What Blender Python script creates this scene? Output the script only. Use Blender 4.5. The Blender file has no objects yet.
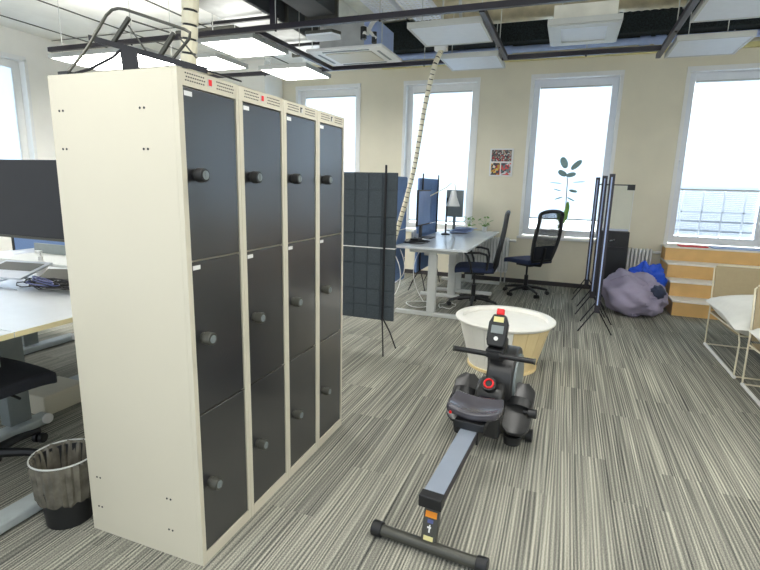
import bpy, bmesh, math, random
from mathutils import Vector, Matrix
R = math.radians
random.seed(7)
S = bpy.context.scene
COL = S.collection

# ---------------- camera ----------------
cam_d = bpy.data.cameras.new('camera'); cam = bpy.data.objects.new('camera', cam_d); COL.objects.link(cam)
cam_d.sensor_width = 36.0; cam_d.sensor_fit = 'HORIZONTAL'; cam_d.lens = 492.05/760*36.0
cam_d.clip_start = 0.05; cam_d.clip_end = 200
r_ = Vector((0.93453543, 0.35500817, 0.02475352)); u_ = Vector((-0.09379071, 0.17860473, 0.97944048)); f_ = Vector((-0.34328827, 0.91764348, -0.20020892))
M4 = Matrix((( r_.x, u_.x, -f_.x, 1.18055892), (r_.y, u_.y, -f_.y, -1.30031964), (r_.z, u_.z, -f_.z, 1.45426491), (0, 0, 0, 1)))
cam.matrix_world = M4
S.camera = cam

# ---------------- world, light, exposure ----------------
SKY_BACK, SKY_FRONT = 0.85, 3.6
W = bpy.data.worlds.new('world'); S.world = W; W.use_nodes = True
# overcast sky, set brighter on the window sides (+y, -x) to dim the fill from the open rear
wn_ = W.node_tree; bgn = wn_.nodes['Background']; bgn.inputs[0].default_value = (0.84, 0.92, 1.0, 1)
tcw = wn_.nodes.new('ShaderNodeTexCoord'); dp = wn_.nodes.new('ShaderNodeVectorMath'); dp.operation = 'DOT_PRODUCT'; dp.inputs[1].default_value = (-.25, .97, .0)
wn_.links.new(tcw.outputs['Generated'], dp.inputs[0])
mr = wn_.nodes.new('ShaderNodeMapRange'); mr.inputs[1].default_value = -.35; mr.inputs[2].default_value = .35; mr.inputs[3].default_value = SKY_BACK; mr.inputs[4].default_value = SKY_FRONT
wn_.links.new(dp.outputs['Value'], mr.inputs[0]); wn_.links.new(mr.outputs[0], bgn.inputs[1])
S.view_settings.view_transform = 'Standard'; S.view_settings.look = 'None'; S.view_settings.gamma = 1
S.view_settings.use_curve_mapping = False
S.view_settings.exposure = 0.82
LAMP = 14.0

# ---------------- materials ----------------
def lin(c): return tuple(((v/255)/12.92 if v/255 <= 0.04045 else (((v/255)+0.055)/1.055)**2.4) for v in c)
def mat(name, rgb, rough=0.6, metal=0.0, var=0.06, scale=14.0, emit=0.0, bump=0.0, spec=0.5, trans=0.0, coat=0.0):
    m = bpy.data.materials.new(name); m.use_nodes = True
    nt = m.node_tree; b = nt.nodes['Principled BSDF']; c = lin(rgb)
    b.inputs['Roughness'].default_value = rough; b.inputs['Metallic'].default_value = metal
    b.inputs['Specular IOR Level'].default_value = spec; b.inputs['Coat Weight'].default_value = coat; b.inputs['Coat Roughness'].default_value = .22
    tc = nt.nodes.new('ShaderNodeTexCoord'); n = nt.nodes.new('ShaderNodeTexNoise'); n.inputs['Scale'].default_value = scale
    n.inputs['Detail'].default_value = 4
    nt.links.new(tc.outputs['Object'], n.inputs['Vector'])
    rp = nt.nodes.new('ShaderNodeValToRGB'); rp.color_ramp.elements[0].position = .3; rp.color_ramp.elements[1].position = .7
    rp.color_ramp.elements[0].color = (*[v*(1-var) for v in c], 1); rp.color_ramp.elements[1].color = (*[min(1, v*(1+var)) for v in c], 1)
    nt.links.new(n.outputs['Fac'], rp.inputs['Fac']); nt.links.new(rp.outputs['Color'], b.inputs['Base Color'])
    if emit: b.inputs['Emission Color'].default_value = (*c, 1); b.inputs['Emission Strength'].default_value = emit
    if trans: b.inputs['Transmission Weight'].default_value = trans
    if bump:
        bp = nt.nodes.new('ShaderNodeBump'); bp.inputs['Strength'].default_value = bump; bp.inputs['Distance'].default_value = .01
        nt.links.new(n.outputs['Fac'], bp.inputs['Height']); nt.links.new(bp.outputs['Normal'], b.inputs['Normal'])
    return m
wallM = mat('painted_beige_wall', (234, 227, 205), .85, var=.03, scale=3, bump=.05)
wallW = mat('painted_white_wall', (245, 243, 236), .85, var=.03, scale=3)
cream = mat('cream_powdercoat', (206, 200, 181), .45, var=.015, scale=3)
doorM = mat('anthracite_door', (34, 35, 38), .30, var=.05, scale=90, spec=1.0, coat=.8)
blackM = mat('black_plastic', (26, 27, 29), .45)
blackS = mat('black_steel', (34, 33, 36), .35, metal=.3)
darkS = mat('dark_grey_steel', (78, 78, 72), .4, metal=.4)
railM = mat('black_rail', (38, 34, 44), .4)
chromeM = mat('chrome', (205, 205, 205), .2, metal=1)
greyS = mat('grey_steel', (130, 138, 138), .45, metal=.2)
footM = mat('pale_steel_foot', (176, 184, 184), .4, metal=.1)
ltgrey = mat('light_grey_steel', (198, 200, 196), .45, var=.03)
whiteM = mat('white_plastic', (238, 238, 235), .4, var=.02)
sashM = mat('blueish_white_sash', (232, 235, 240), .4, var=.02)
whiteD = mat('white_desktop', (214, 218, 221), .25, var=.02)
edgeM = mat('desk_edge_band', (226, 214, 170), .5)
panelM = mat('unlit_panel_diffuser', (226, 232, 240), .5, var=.02)
alu = mat('aluminium', (190, 195, 205), .35, metal=.7)
redM = mat('red_plastic', (225, 20, 25), .4)
orangeM = mat('orange_sticker', (245, 150, 30), .5)
yellowM = mat('pale_sticker', (225, 215, 150), .5)
feltM = mat('dark_teal_felt', (70, 78, 84), .95, var=.2, scale=160, bump=.2)
feltB = mat('blue_grey_felt', (112, 138, 182), .95, var=.15, scale=160, bump=.2)
meshM = mat('black_mesh_fabric', (30, 33, 42), .8, var=.2, scale=200)
seatM = mat('dark_blue_seat_fabric', (40, 50, 78), .9, var=.2, scale=200)
concM = mat('raw_concrete', (226, 224, 212), .9, var=.12, scale=5, bump=.1)
concW = mat('whitened_concrete', (240, 240, 234), .9, var=.05, scale=3)
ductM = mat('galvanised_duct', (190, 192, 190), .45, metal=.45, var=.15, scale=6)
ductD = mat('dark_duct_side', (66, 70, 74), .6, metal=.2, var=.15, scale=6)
foilM = mat('foil_wrapped_duct', (196, 186, 158), .35, metal=.5, var=.2, scale=9, bump=.5)
insM = mat('black_insulation', (26, 34, 36), .95, var=.9, scale=60, bump=.5)
pipeB = mat('pale_blue_pipe', (168, 186, 226), .5)
trayM = mat('galvanised_tray', (235, 238, 244), .5, metal=.1)
spineM = mat('cream_spine_plastic', (228, 222, 198), .5)
woodM = mat('light_wood', (222, 180, 116), .5, var=.1, scale=4)
potM = mat('white_pot', (232, 230, 226), .4)
leafM = mat('leaf_green', (128, 158, 156), .4, var=.2)
leafL = mat('leaf_bright_green', (120, 165, 70), .5, var=.2)
stemM = mat('plant_stem', (130, 125, 110), .7)
beanM = mat('mauve_beanbag_cloth', (158, 150, 172), .7, var=.08, scale=5)
blueB = mat('royal_blue_cloth', (22, 80, 205), .5, var=.15, scale=12)
navyM = mat('navy_cloth', (52, 60, 84), .7, var=.2, scale=20)
canvasM = mat('beige_canvas', (162, 148, 118), .9, var=.03, scale=40)
pillowM = mat('white_cushion_cloth', (236, 236, 230), .9, var=.03)
frameM = mat('cream_tube', (224, 216, 190), .4)
cardM = mat('cardboard', (214, 200, 150), .8)
treadM = mat('white_tread', (240, 234, 222), .5)
screenM = mat('dark_screen', (24, 26, 32), .55, var=.05)
screenB = mat('light_blue_screen', (120, 150, 205), .25, var=.1, scale=3)  # even light blue for the far monitor's face
bagM = mat('grey_bin_liner', (104, 100, 90), .22, var=.35, scale=16, bump=.5)
baseM = mat('dark_baseboard', (62, 58, 60), .6)
blueBin = mat('cable_blue', (84, 92, 140), .5)
tubM = mat('tub_white', (240, 238, 230), .45, var=.02)
tubW = mat('tub_pale_wood', (226, 204, 154), .5, var=.05, scale=4)
railTop = mat('polished_rail', (176, 186, 202), .25, metal=.5, var=.02)
rowP = mat('rower_grey_plastic', (46, 46, 46), .35, var=.06)
rowS = mat('rower_seat_vinyl', (76, 74, 80), .22, var=.05)
glassM = mat('clear_glass', (245, 250, 252), .02, trans=1.0, var=0)
litM = bpy.data.materials.new('lit_led_diffuser'); litM.use_nodes = True
b_ = litM.node_tree.nodes['Principled BSDF']; b_.inputs['Base Color'].default_value = (.9, .9, .9, 1)
b_.inputs['Emission Color'].default_value = (1, .985, .94, 1); b_.inputs['Emission Strength'].default_value = LAMP

upM = litM.copy(); upM.name = 'added_ceiling_fill'; upM.node_tree.nodes['Principled BSDF'].inputs['Emission Strength'].default_value = 2.4  # weaker glow, added only to brighten the ceiling
def blind_mat(name, rgb, tw):
    m = bpy.data.materials.new(name); m.use_nodes = True; nt = m.node_tree; nt.nodes.clear()
    o = nt.nodes.new('ShaderNodeOutputMaterial'); mx = nt.nodes.new('ShaderNodeMixShader'); d = nt.nodes.new('ShaderNodeBsdfDiffuse'); t = nt.nodes.new('ShaderNodeBsdfTranslucent')
    w = nt.nodes.new('ShaderNodeTexWave'); w.inputs['Scale'].default_value = 60; tc = nt.nodes.new('ShaderNodeTexCoord'); nt.links.new(tc.outputs['Object'], w.inputs['Vector'])
    rp = nt.nodes.new('ShaderNodeValToRGB'); c = lin(rgb); rp.color_ramp.elements[0].color = (*[v*.97 for v in c], 1); rp.color_ramp.elements[1].color = (*c, 1)
    nt.links.new(w.outputs['Fac'], rp.inputs['Fac'])
    for n in (d, t): nt.links.new(rp.outputs['Color'], n.inputs['Color'])
    mx.inputs[0].default_value = tw; nt.links.new(d.outputs[0], mx.inputs[1]); nt.links.new(t.outputs[0], mx.inputs[2]); nt.links.new(mx.outputs[0], o.inputs[0])
    return m
blindM = blind_mat('white_roller_blind', (238, 246, 255), .8)
slatM = blind_mat('venetian_slat', (200, 204, 210), .7)
barM = blind_mat('lit_white_bar', (250, 252, 255), .85)

def glass_pane_mat():
    m = bpy.data.materials.new('window_glass'); m.use_nodes = True; nt = m.node_tree; nt.nodes.clear()
    o = nt.nodes.new('ShaderNodeOutputMaterial'); mx = nt.nodes.new('ShaderNodeMixShader'); t = nt.nodes.new('ShaderNodeBsdfTransparent'); g = nt.nodes.new('ShaderNodeBsdfGlossy')
    fr = nt.nodes.new('ShaderNodeFresnel'); fr.inputs[0].default_value = 1.45; g.inputs['Roughness'].default_value = .02
    t.inputs[0].default_value = (.96, .98, .98, 1)
    nt.links.new(fr.outputs[0], mx.inputs[0]); nt.links.new(t.outputs[0], mx.inputs[1]); nt.links.new(g.outputs[0], mx.inputs[2]); nt.links.new(mx.outputs[0], o.inputs[0])
    return m
paneM = glass_pane_mat()

def carpet():
    m = bpy.data.materials.new('striped_carpet_planks'); m.use_nodes = True; nt = m.node_tree; L = nt.links.new
    b = nt.nodes['Principled BSDF']; b.inputs['Roughness'].default_value = .95; b.inputs['Specular IOR Level'].default_value = .15
    def N(t, **k):
        n = nt.nodes.new(t)
        for a, v in k.items(): setattr(n, a, v)
        return n
    def math_(op, a, bb=None):
        n = N('ShaderNodeMath', operation=op)
        for i, v in enumerate((a, bb)):
            if v is None: continue
            if isinstance(v, (int, float)): n.inputs[i].default_value = v
            else: L(v, n.inputs[i])
        return n.outputs[0]
    tc = N('ShaderNodeTexCoord'); sp = N('ShaderNodeSeparateXYZ'); L(tc.outputs['Object'], sp.inputs[0])
    X, Y = sp.outputs[0], sp.outputs[1]
    ix = math_('FLOOR', math_('DIVIDE', X, .25))
    wn = N('ShaderNodeTexWhiteNoise', noise_dimensions='1D'); L(ix, wn.inputs['W'])
    iy = math_('FLOOR', math_('ADD', Y, wn.outputs['Value']))
    cid = N('ShaderNodeCombineXYZ'); L(ix, cid.inputs[0]); L(iy, cid.inputs[1])
    wn2 = N('ShaderNodeTexWhiteNoise', noise_dimensions='2D'); L(cid.outputs[0], wn2.inputs['Vector'])
    def streak(fx, fy, off, det=1.0):
        sc = N('ShaderNodeCombineXYZ'); L(math_('MULTIPLY', X, fx), sc.inputs[0]); L(math_('MULTIPLY', Y, fy), sc.inputs[1])
        if isinstance(off, (int, float)): sc.inputs[2].default_value = off
        else: L(off, sc.inputs[2])
        n = N('ShaderNodeTexNoise'); n.inputs['Scale'].default_value = 1; n.inputs['Detail'].default_value = det; L(sc.outputs[0], n.inputs['Vector'])
        return math_('SUBTRACT', n.outputs['Fac'], .5)
    jit = streak(9, .4, 3.0)
    wave = math_('SINE', math_('ADD', math_('MULTIPLY', X, 2*math.pi/.0155), math_('MULTIPLY', jit, 26.0)))
    amp = math_('ADD', math_('MULTIPLY', streak(30, 1.4, math_('MULTIPLY', wn2.outputs['Value'], 40.0)), .45), .15)
    v = math_('MULTIPLY', wave, amp)
    v = math_('ADD', v, math_('MULTIPLY', streak(75, .9, math_('MULTIPLY', wn2.outputs['Value'], 17.0)), .75))
    v = math_('ADD', v, math_('MULTIPLY', streak(7, .7, 11.0, 2.0), .30))
    n2 = N('ShaderNodeTexNoise'); n2.inputs['Scale'].default_value = 210; n2.inputs['Detail'].default_value = 2; L(tc.outputs['Object'], n2.inputs['Vector'])
    v = math_('ADD', v, math_('MULTIPLY', math_('SUBTRACT', n2.outputs['Fac'], .5), .75))
    v = math_('ADD', v, math_('MULTIPLY', math_('SUBTRACT', wn2.outputs['Value'], .5), .06))
    v = math_('ADD', v, .5)
    rp = N('ShaderNodeValToRGB'); e = rp.color_ramp.elements
    e[0].position = .12; e[0].color = (*lin((64, 65, 63)), 1); e[1].position = .88; e[1].color = (*lin((200, 197, 180)), 1)
    e2 = rp.color_ramp.elements.new(.5); e2.color = (*lin((133, 132, 123)), 1)
    L(v, rp.inputs['Fac']); L(rp.outputs['Color'], b.inputs['Base Color'])
    bp = N('ShaderNodeBump'); bp.inputs['Strength'].default_value = .3; bp.inputs['Distance'].default_value = .004; L(v, bp.inputs['Height']); L(bp.outputs['Normal'], b.inputs['Normal'])
    return m
carpetM = carpet()

# ---------------- mesh builder ----------------
class MB:
    def __init__(s): s.v = []; s.f = []; s.mi = []; s.m = 0
    def add(s, vs, fs):
        o = len(s.v); s.v += [Vector(p) for p in vs]; s.f += [tuple(i+o for i in f) for f in fs]; s.mi += [s.m]*len(fs); return s
    def box(s, x0, x1, y0, y1, z0, z1, T=None):
        vs = [Vector((x, y, z)) for z in (z0, z1) for y in (y0, y1) for x in (x0, x1)]
        if T: vs = [T @ p for p in vs]
        return s.add(vs, [(0, 2, 3, 1), (4, 5, 7, 6), (0, 1, 5, 4), (2, 6, 7, 3), (0, 4, 6, 2), (1, 3, 7, 5)])
    def prism(s, poly, axis, a, b):
        # poly in the two other axes (in order), extruded along axis
        def P(p, t):
            return {'X': (t, p[0], p[1]), 'Y': (p[0], t, p[1]), 'Z': (p[0], p[1], t)}[axis]
        n = len(poly)
        return s.add([P(p, a) for p in poly]+[P(p, b) for p in poly], [tuple(range(n))[::-1], tuple(range(n, 2*n))]+[(i, (i+1) % n, n+(i+1) % n, n+i) for i in range(n)])
    def ring(s, c, ax, r, n, ref=None):
        ax = ax.normalized(); t = ref or (Vector((0, 0, 1)) if abs(ax.z) < .9 else Vector((1, 0, 0)))
        a = ax.cross(t).normalized(); b = a.cross(ax)
        return [c+(a*math.cos(2*math.pi*i/n)+b*math.sin(2*math.pi*i/n))*r for i in range(n)]
    def cyl(s, p0, p1, r0, r1=None, n=16):
        p0 = Vector(p0); p1 = Vector(p1); r1 = r0 if r1 is None else r1; ax = p1-p0
        return s.add(s.ring(p0, ax, r0, n)+s.ring(p1, ax, r1, n), [tuple(range(n))[::-1], tuple(range(n, 2*n))]+[(i, (i+1) % n, n+(i+1) % n, n+i) for i in range(n)])
    def tube(s, pts, r, n=8, closed=False, rz=None):
        pts = [Vector(p) for p in pts]; k = len(pts); vs = []
        ref = None
        for i, p in enumerate(pts):
            a = pts[(i-1) % k] if (closed or i) else p; b = pts[(i+1) % k] if (closed or i < k-1) else p
            ax = (b-a); ax = ax.normalized() if ax.length > 1e-9 else Vector((0, 0, 1))
            if ref is None: ref = ax.orthogonal().normalized()
            ref = (ref-ax*ref.dot(ax)).normalized(); bb = ax.cross(ref)
            rr = r[i] if isinstance(r, (list, tuple)) else r
            vs += [p+(ref*math.cos(2*math.pi*j/n)+bb*math.sin(2*math.pi*j/n))*rr for j in range(n)]
        fs = []
        for i in range(k if closed else k-1):
            for j in range(n):
                A = i*n; B = ((i+1) % k)*n
                fs.append((A+j, A+(j+1) % n, B+(j+1) % n, B+j))
        if not closed: fs += [tuple(range(n))[::-1], tuple((k-1)*n+j for j in range(n))]
        return s.add(vs, fs)
    def lathe(s, prof, c=(0, 0, 0), n=32):
        c = Vector(c); vs = []
        for (r, z) in prof: vs += [c+Vector((r*math.cos(2*math.pi*i/n), r*math.sin(2*math.pi*i/n), z)) for i in range(n)]
        fs = [(k*n+i, k*n+(i+1) % n, (k+1)*n+(i+1) % n, (k+1)*n+i) for k in range(len(prof)-1) for i in range(n)]
        if prof[0][0] > 1e-6: fs.append(tuple(range(n))[::-1])
        if prof[-1][0] > 1e-6: fs.append(tuple((len(prof)-1)*n+i for i in range(n)))
        return s.add(vs, fs)
    def ell(s, c, rx, ry, rz, n=20, m=12, fn=None, T=None):
        vs = []; c = Vector(c)
        for j in range(m+1):
            th = math.pi*j/m
            for i in range(n):
                ph = 2*math.pi*i/n; d = Vector((math.sin(th)*math.cos(ph), math.sin(th)*math.sin(ph), -math.cos(th)))
                k = fn(d) if fn else 1
                p = Vector((d.x*rx, d.y*ry, d.z*rz))*k
                if T: p = T @ p
                vs.append(c+p)
        return s.add(vs, [(j*n+i, j*n+(i+1) % n, (j+1)*n+(i+1) % n, (j+1)*n+i) for j in range(m) for i in range(n)])
    def surf(s, fn, nu, nv, th=0.0, nrm=None):
        # parametric sheet with thickness; fn(u,v) -> point, thickness offset along nrm (vector)
        g = [Vector(fn(i/nu, j/nv)) for i in range(nu+1) for j in range(nv+1)]; k = len(g); w = nv+1
        nr = Vector(nrm)*th
        fs = []
        for i in range(nu):
            for j in range(nv):
                a = i*w+j; fs.append((a, a+1, a+w+1, a+w)); fs.append((k+a, k+a+w, k+a+w+1, k+a+1))
        edge = [i*w for i in range(nu+1)]+[nu*w+j for j in range(1, nv+1)]+[i*w+nv for i in range(nu-1, -1, -1)]+[j for j in range(nv-1, 0, -1)]
        for a, b in zip(edge, edge[1:]+edge[:1]): fs.append((a, b, k+b, k+a))
        return s.add(g+[p+nr for p in g], fs)
    def build(s, name, mats, parent=None, smooth=False, bevel=0, off=None, sub=0):
        me = bpy.data.meshes.new(name)
        off = Vector(off) if off is not None else Vector((0, 0, 0))
        bm = bmesh.new(); bv = [bm.verts.new(p-off) for p in s.v]
        for f, mi in zip(s.f, s.mi):
            try:
                fc = bm.faces.new([bv[i] for i in f]); fc.material_index = mi; fc.smooth = smooth
            except ValueError: pass
        bmesh.ops.remove_doubles(bm, verts=bm.verts, dist=1e-6)
        bmesh.ops.recalc_face_normals(bm, faces=bm.faces)
        bm.to_mesh(me); bm.free()
        o = bpy.data.objects.new(name, me); COL.objects.link(o)
        for m in (mats if isinstance(mats, (list, tuple)) else [mats]): me.materials.append(m)
        if bevel:
            bv = o.modifiers.new('bevel', 'BEVEL'); bv.width = bevel; bv.segments = 2; bv.limit_method = 'ANGLE'; bv.angle_limit = R(40)
        if sub:
            sm = o.modifiers.new('sub', 'SUBSURF'); sm.levels = sub; sm.render_levels = sub
        if smooth and not sub:
            try: me.set_sharp_from_angle(angle=R(40))
            except Exception: pass
        if parent is not None: o.parent = parent
        return o
def tag(o, label, cat, group=None, kind=None):
    if label: o['label'] = label
    if cat: o['category'] = cat
    if group: o['group'] = group
    if kind: o['kind'] = kind
    return o
def thing(name, label, cat, loc=(0, 0, 0), rz=0, group=None):
    o = bpy.data.objects.new(name, None); COL.objects.link(o); o.location = loc; o.rotation_euler = (0, 0, rz); o.empty_display_size = .05
    return tag(o, label, cat, group)
class WT:
    """a thing whose parts are given in world coordinates; the Empty sits at loc"""
    def __init__(s, name, label, cat, loc, group=None): s.o = thing(name, label, cat, loc, 0, group); s.loc = Vector(loc)
    def part(s, name, mb, m, label=None, **k):
        p = mb.build(name, m, s.o, off=s.loc, **k)
        if label: p['label'] = label
        return p
def single(name, mb, m, label, cat, group=None, **k):
    """one-mesh thing given in world coordinates, origin at its base"""
    xs = [p.x for p in mb.v]; ys = [p.y for p in mb.v]; zs = [p.z for p in mb.v]
    off = ((min(xs)+max(xs))/2, (min(ys)+max(ys))/2, min(zs))
    o = mb.build(name, m, None, off=off, **k); o.location = off
    return tag(o, label, cat, group)
def struct(name, mb, m, parent=None, **k):
    o = mb.build(name, m, parent, **k)
    if parent is None: o['kind'] = 'structure'
    return o
def copy_tree(o, parent=None):
    c = o.copy(); COL.objects.link(c); c.parent = parent
    for ch in list(o.children): copy_tree(ch, c)
    return c
def arc(p0, p1, sag, n=8):
    p0 = Vector(p0); p1 = Vector(p1); return [p0.lerp(p1, i/n)+Vector(sag)*4*(i/n)*(1-i/n) for i in range(n+1)]

# ---------------- the setting ----------------
XL, XR, YB, ZC, YF = -6.06, 8.3, 6.547, 3.85, -3.2
struct('floor', MB().box(XL-.2, XR, YF, YB+.2, -.1, 0), carpetM)
struct('ceiling', MB().box(-2.0, XR, YF, YB+.2, ZC, ZC+.15).box(-2.0, -1.9, YF, YB+.2, 3.39, ZC-.001), concM)
struct('ceiling', MB().box(XL-.2, -2.0, YF, YB+.2, 3.39, ZC+.15), concW)   # lower, smooth whitish part at left
# concrete slab joints on the ceiling
j = MB()
for x in (-5.6, -4.6, -3.4, -2.2): j.box(x-.009, x+.009, YF, YB, 3.38, 3.389)
for x in (-1.3, -.1, 1.1, 2.3, 3.5): j.box(x-.012, x+.012, YF, YB, ZC-.012, ZC-.001)
for y in (2.1, 4.2): j.box(XL, -2.01, y-.009, y+.009, 3.375, 3.3795); j.box(-1.89, XR, y-.012, y+.012, ZC-.0125, ZC-.0121)
struct('trim_1', j, darkS)
WX = [(-3.37, -2.19), (-1.42, -.245), (.518, 1.708), (2.483, 3.67), (4.44, 5.63), (6.40, 7.59)]
Z0, Z1 = .735, 3.03
w = MB(); x = XL-.2
for a, b in WX: w.box(x, a, YB, YB+.25, 0, ZC); w.box(a, b, YB, YB+.25, 0, Z0); w.box(a, b, YB, YB+.25, Z1, ZC); x = b
w.box(x, XR, YB, YB+.25, 0, ZC)
struct('wall_back', w, wallM)
w = MB()
w.box(XL-.25, XL, YF, 2.6, 0, ZC); w.box(XL-.25, XL, 2.6, 3.78, 0, .735); w.box(XL-.25, XL, 2.6, 3.78, 3.03, ZC); w.box(XL-.25, XL, 3.78, YB, 0, ZC)
struct('wall_left', w, wallW)
struct('wall_right', MB().box(XR, XR+.2, YF, YB+.2, 0, ZC), wallM)
struct('trim_2', MB().box(-4.6, -3.65, 6.0, YB-.002, 0, ZC-.02), wallW, bevel=.005)   # square pillar beside the far left window
struct('baseboard_back', MB().box(-3.64, XR-.01, YB-.014, YB-.001, .0, .065), baseM)

def blind_window(n, a, b, kind):
    """window in the back wall: casing, sash, pane, blind, sill"""
    root = MB()   # white reveal casing
    t = .03
    root.box(a-.015, a+t, YB-.012, YB+.2, Z0, Z1+.02); root.box(b-t, b+.015, YB-.012, YB+.2, Z0, Z1+.02)
    root.box(a-.015, b+.015, YB-.02, YB+.2, Z1-t, Z1+.03)
    o = root.build('window_%d' % n, whiteM); o['kind'] = 'structure'
    s = MB(); w1 = .085
    s.box(a+t, a+t+w1, YB+.1, YB+.17, Z0+.02, Z1-t); s.box(b-t-w1, b-t, YB+.1, YB+.17, Z0+.02, Z1-t)
    s.box(a+t+w1, b-t-w1, YB+.1, YB+.17, Z1-t-.1, Z1-t); s.box(a+t+w1, b-t-w1, YB+.1, YB+.17, Z0+.02, Z0+.11)
    s.build('window_frame', sashM if n > 2 else whiteM, o, bevel=.004)
    g = MB().box(a+t+w1-.005, b-t-w1+.005, YB+.135, YB+.14, Z0+.1, Z1-.12); g.build('pane', paneM, o)
    zb = {3: 1.02, 4: 1.50}.get(n, .9)
    bl = MB(); bl.box(a+t+w1+.004, b-t-w1-.004, YB+.105, YB+.107, zb, Z1-t-.1)
    bl.build('roller_blind', blindM, o)
    rb = MB(); rb.cyl((a+t+w1+.004, YB+.106, Z1-t-.11), (b-t-w1-.004, YB+.106, Z1-t-.11), .012, n=10); rb.box(a+t+w1+.004, b-t-w1-.004, YB+.1, YB+.112, zb-.02, zb)
    rb.build('blind_bar', ltgrey, o)
    si = MB().box(a-.04, b+.04, YB-.05, YB+.1, Z0-.035, Z0-.001); si.build('window_sill', whiteM, o, bevel=.004)
    hd = MB(); hd.box(a+t+.03, a+t+.045, YB+.06, YB+.1, 1.85, 1.88); hd.tube([(a+t+.04, YB+.06, 1.87), (a+t+.04, YB+.055, 1.75)], .008); hd.build('handle', whiteM, o)
    return o
wins = [blind_window(i+1 if i < 4 else i+2, a, b, i) for i, (a, b) in enumerate(WX)]
# lower glazing of window 4: slats and bars seen below the blind
a, b = WX[3]; sl = MB()
for i in range(26):
    z = .86+i*.025
    sl.box(a+.12, b-.12, YB+.215, YB+.225, z, z+.024)
o = sl.build('outside_slats', slatM, wins[3])
bars = MB()
for i in range(1, 5): xx = a+.115+(b-a-.23)*(i-.75)/3.9; bars.box(xx-.009, xx+.009, YB+.145, YB+.165, .84, 1.5)
for z in (1.19,): bars.box(a+.115, b-.115, YB+.145, YB+.165, z-.006, z+.006)
bars.build('glazing_bar', barM, wins[3])
db = MB()
for z in (.93, 1.06): db.box(a+.115, b-.115, YB+.19, YB+.205, z-.010, z+.010)
db.build('outside_rail', slatM, wins[3])
# left wall window
y0, y1 = 2.6, 3.78
o = MB().box(XL-.2, XL+.012, y1-.03, y1+.015, Z0, Z1).box(XL-.2, XL+.012, y0-.015, y0+.03, Z0, Z1).box(XL-.2, XL+.012, y0, y1, Z1-.03, Z1+.03).build('window_5', whiteM); o['kind'] = 'structure'
s = MB(); X0, X1 = XL-.17, XL-.1
s.box(X0, X1, y0+.03, y0+.13, Z0, Z1-.03); s.box(X0, X1, y1-.13, y1-.03, Z0, Z1-.03); s.box(X0, X1, y0+.13, y1-.13, Z1-.13, Z1-.03); s.box(X0, X1, y0+.13, y1-.13, Z0, Z0+.1)
s.build('window_frame', whiteM, o, bevel=.004)
MB().box(XL-.14, XL-.135, y0+.12, y1-.12, Z0+.09, Z1-.12).build('pane', paneM, o)
MB().box(XL-.12, XL-.118, y0+.135, y1-.135, Z0+.1, Z1-.13).build('roller_blind', blindM, o)
MB().box(XL-.1, XL+.05, y0-.04, y1+.04, Z0-.035, Z0-.001).build('window_sill', whiteM, o, bevel=.004)

# ---------------- ceiling services ----------------
RZ = 2.75
def rail(name, mb, lab): return single(name, mb, railM, lab, 'ceiling rail', 'suspended lighting rails')
def wires(t, pts, ztop=ZC):
    for p in pts: t.part('hanger_wire', MB().cyl((p[0], p[1], p[2]), (p[0], p[1], (ztop if p[0] > -1.9 else 3.39)-.013), .004, n=6), ltgrey)
def rail_thing(label, a, b, hang):
    t = WT('ceiling_rail', label, 'ceiling rail', ((a[0]+b[0])/2, (a[1]+b[1])/2, RZ), 'suspended lighting rails')
    d = .022
    m = MB()
    if abs(a[0]-b[0]) > abs(a[1]-b[1]): m.box(a[0], b[0], a[1]-d, a[1]+d, RZ, RZ+.045)
    else: m.box(a[0]-d, a[0]+d, a[1], b[1], RZ-.003, RZ+.042)
    t.part('rail_bar', m, railM, bevel=.004)
    for p in hang: t.part('rail_stud', MB().cyl((p[0], p[1], RZ-.012), (p[0], p[1], RZ+.005), .009, n=8), blackM)
    wires(t, [(p[0], p[1], RZ+.04) for p in hang])
    return t
rail_thing('long black lighting rail crossing the picture nearest the camera', (-4.15, 2.71), (4.6, 2.71), [(-3.0, 2.71), (-1.35, 2.71), (-.38, 2.71), (1.45, 2.71), (3.2, 2.71)])
rail_thing('long black lighting rail nearest the window wall', (-4.15, 4.27), (1.88, 4.27), [(-2.5, 4.27), (-1.95, 4.27), (-.45, 4.27), (1.2, 4.27)])
rail_thing('black lighting rail left of the ceiling air unit, running toward the windows', (-1.57, 2.745), (-1.57, 4.235), [(-1.57, 3.5)])
rail_thing('black lighting rail beside the unlit panel above the hanging cable spine', (.43, 2.745), (.43, 4.235), [(.43, 3.75)])
rail_thing('black lighting rail on the left edge of the two right-hand unlit panels', (1.87, 2.745), (1.87, 4.56), [(1.87, 3.65)])

def light_panel(label, x0, x1, y0, y1, lit, z=2.735, group='square ceiling light panels', m2=None):
    t = WT('ceiling_light_panel', label, 'ceiling light', ((x0+x1)/2, (y0+y1)/2, z), group)
    t.part('panel_frame', MB().box(x0, x1, y0, y0+.02, z, z+.045).box(x0, x1, y1-.02, y1, z, z+.045).box(x0, x0+.02, y0+.02, y1-.02, z, z+.045).box(x1-.02, x1, y0+.02, y1-.02, z, z+.045).box(x0+.02, x1-.02, y0+.02, y1-.02, z+.03, z+.045), m2 or ltgrey)
    t.part('diffuser', MB().box(x0+.021, x1-.021, y0+.021, y1-.021, z+.004, z+.02), litM if lit else panelM)
    if lit: t.part('added_top_glow', MB().box(x0+.06, x1-.06, y0+.06, y1-.06, z+.046, z+.056), upM)  # glowing top added to lift the ceiling brightness
    wires(t, [(x0+.1, y0+.1, z+.057), (x1-.1, y1-.1, z+.057)])
    return t
light_panel('lit white panel hanging just above the near lockers, right of the left cable spine', -2.27, -1.65, 2.80, 3.42, True)
light_panel('lit white panel partly hidden by the left cable spine behind the near lockers', -3.05, -2.45, 3.28, 3.86, True)
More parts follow.
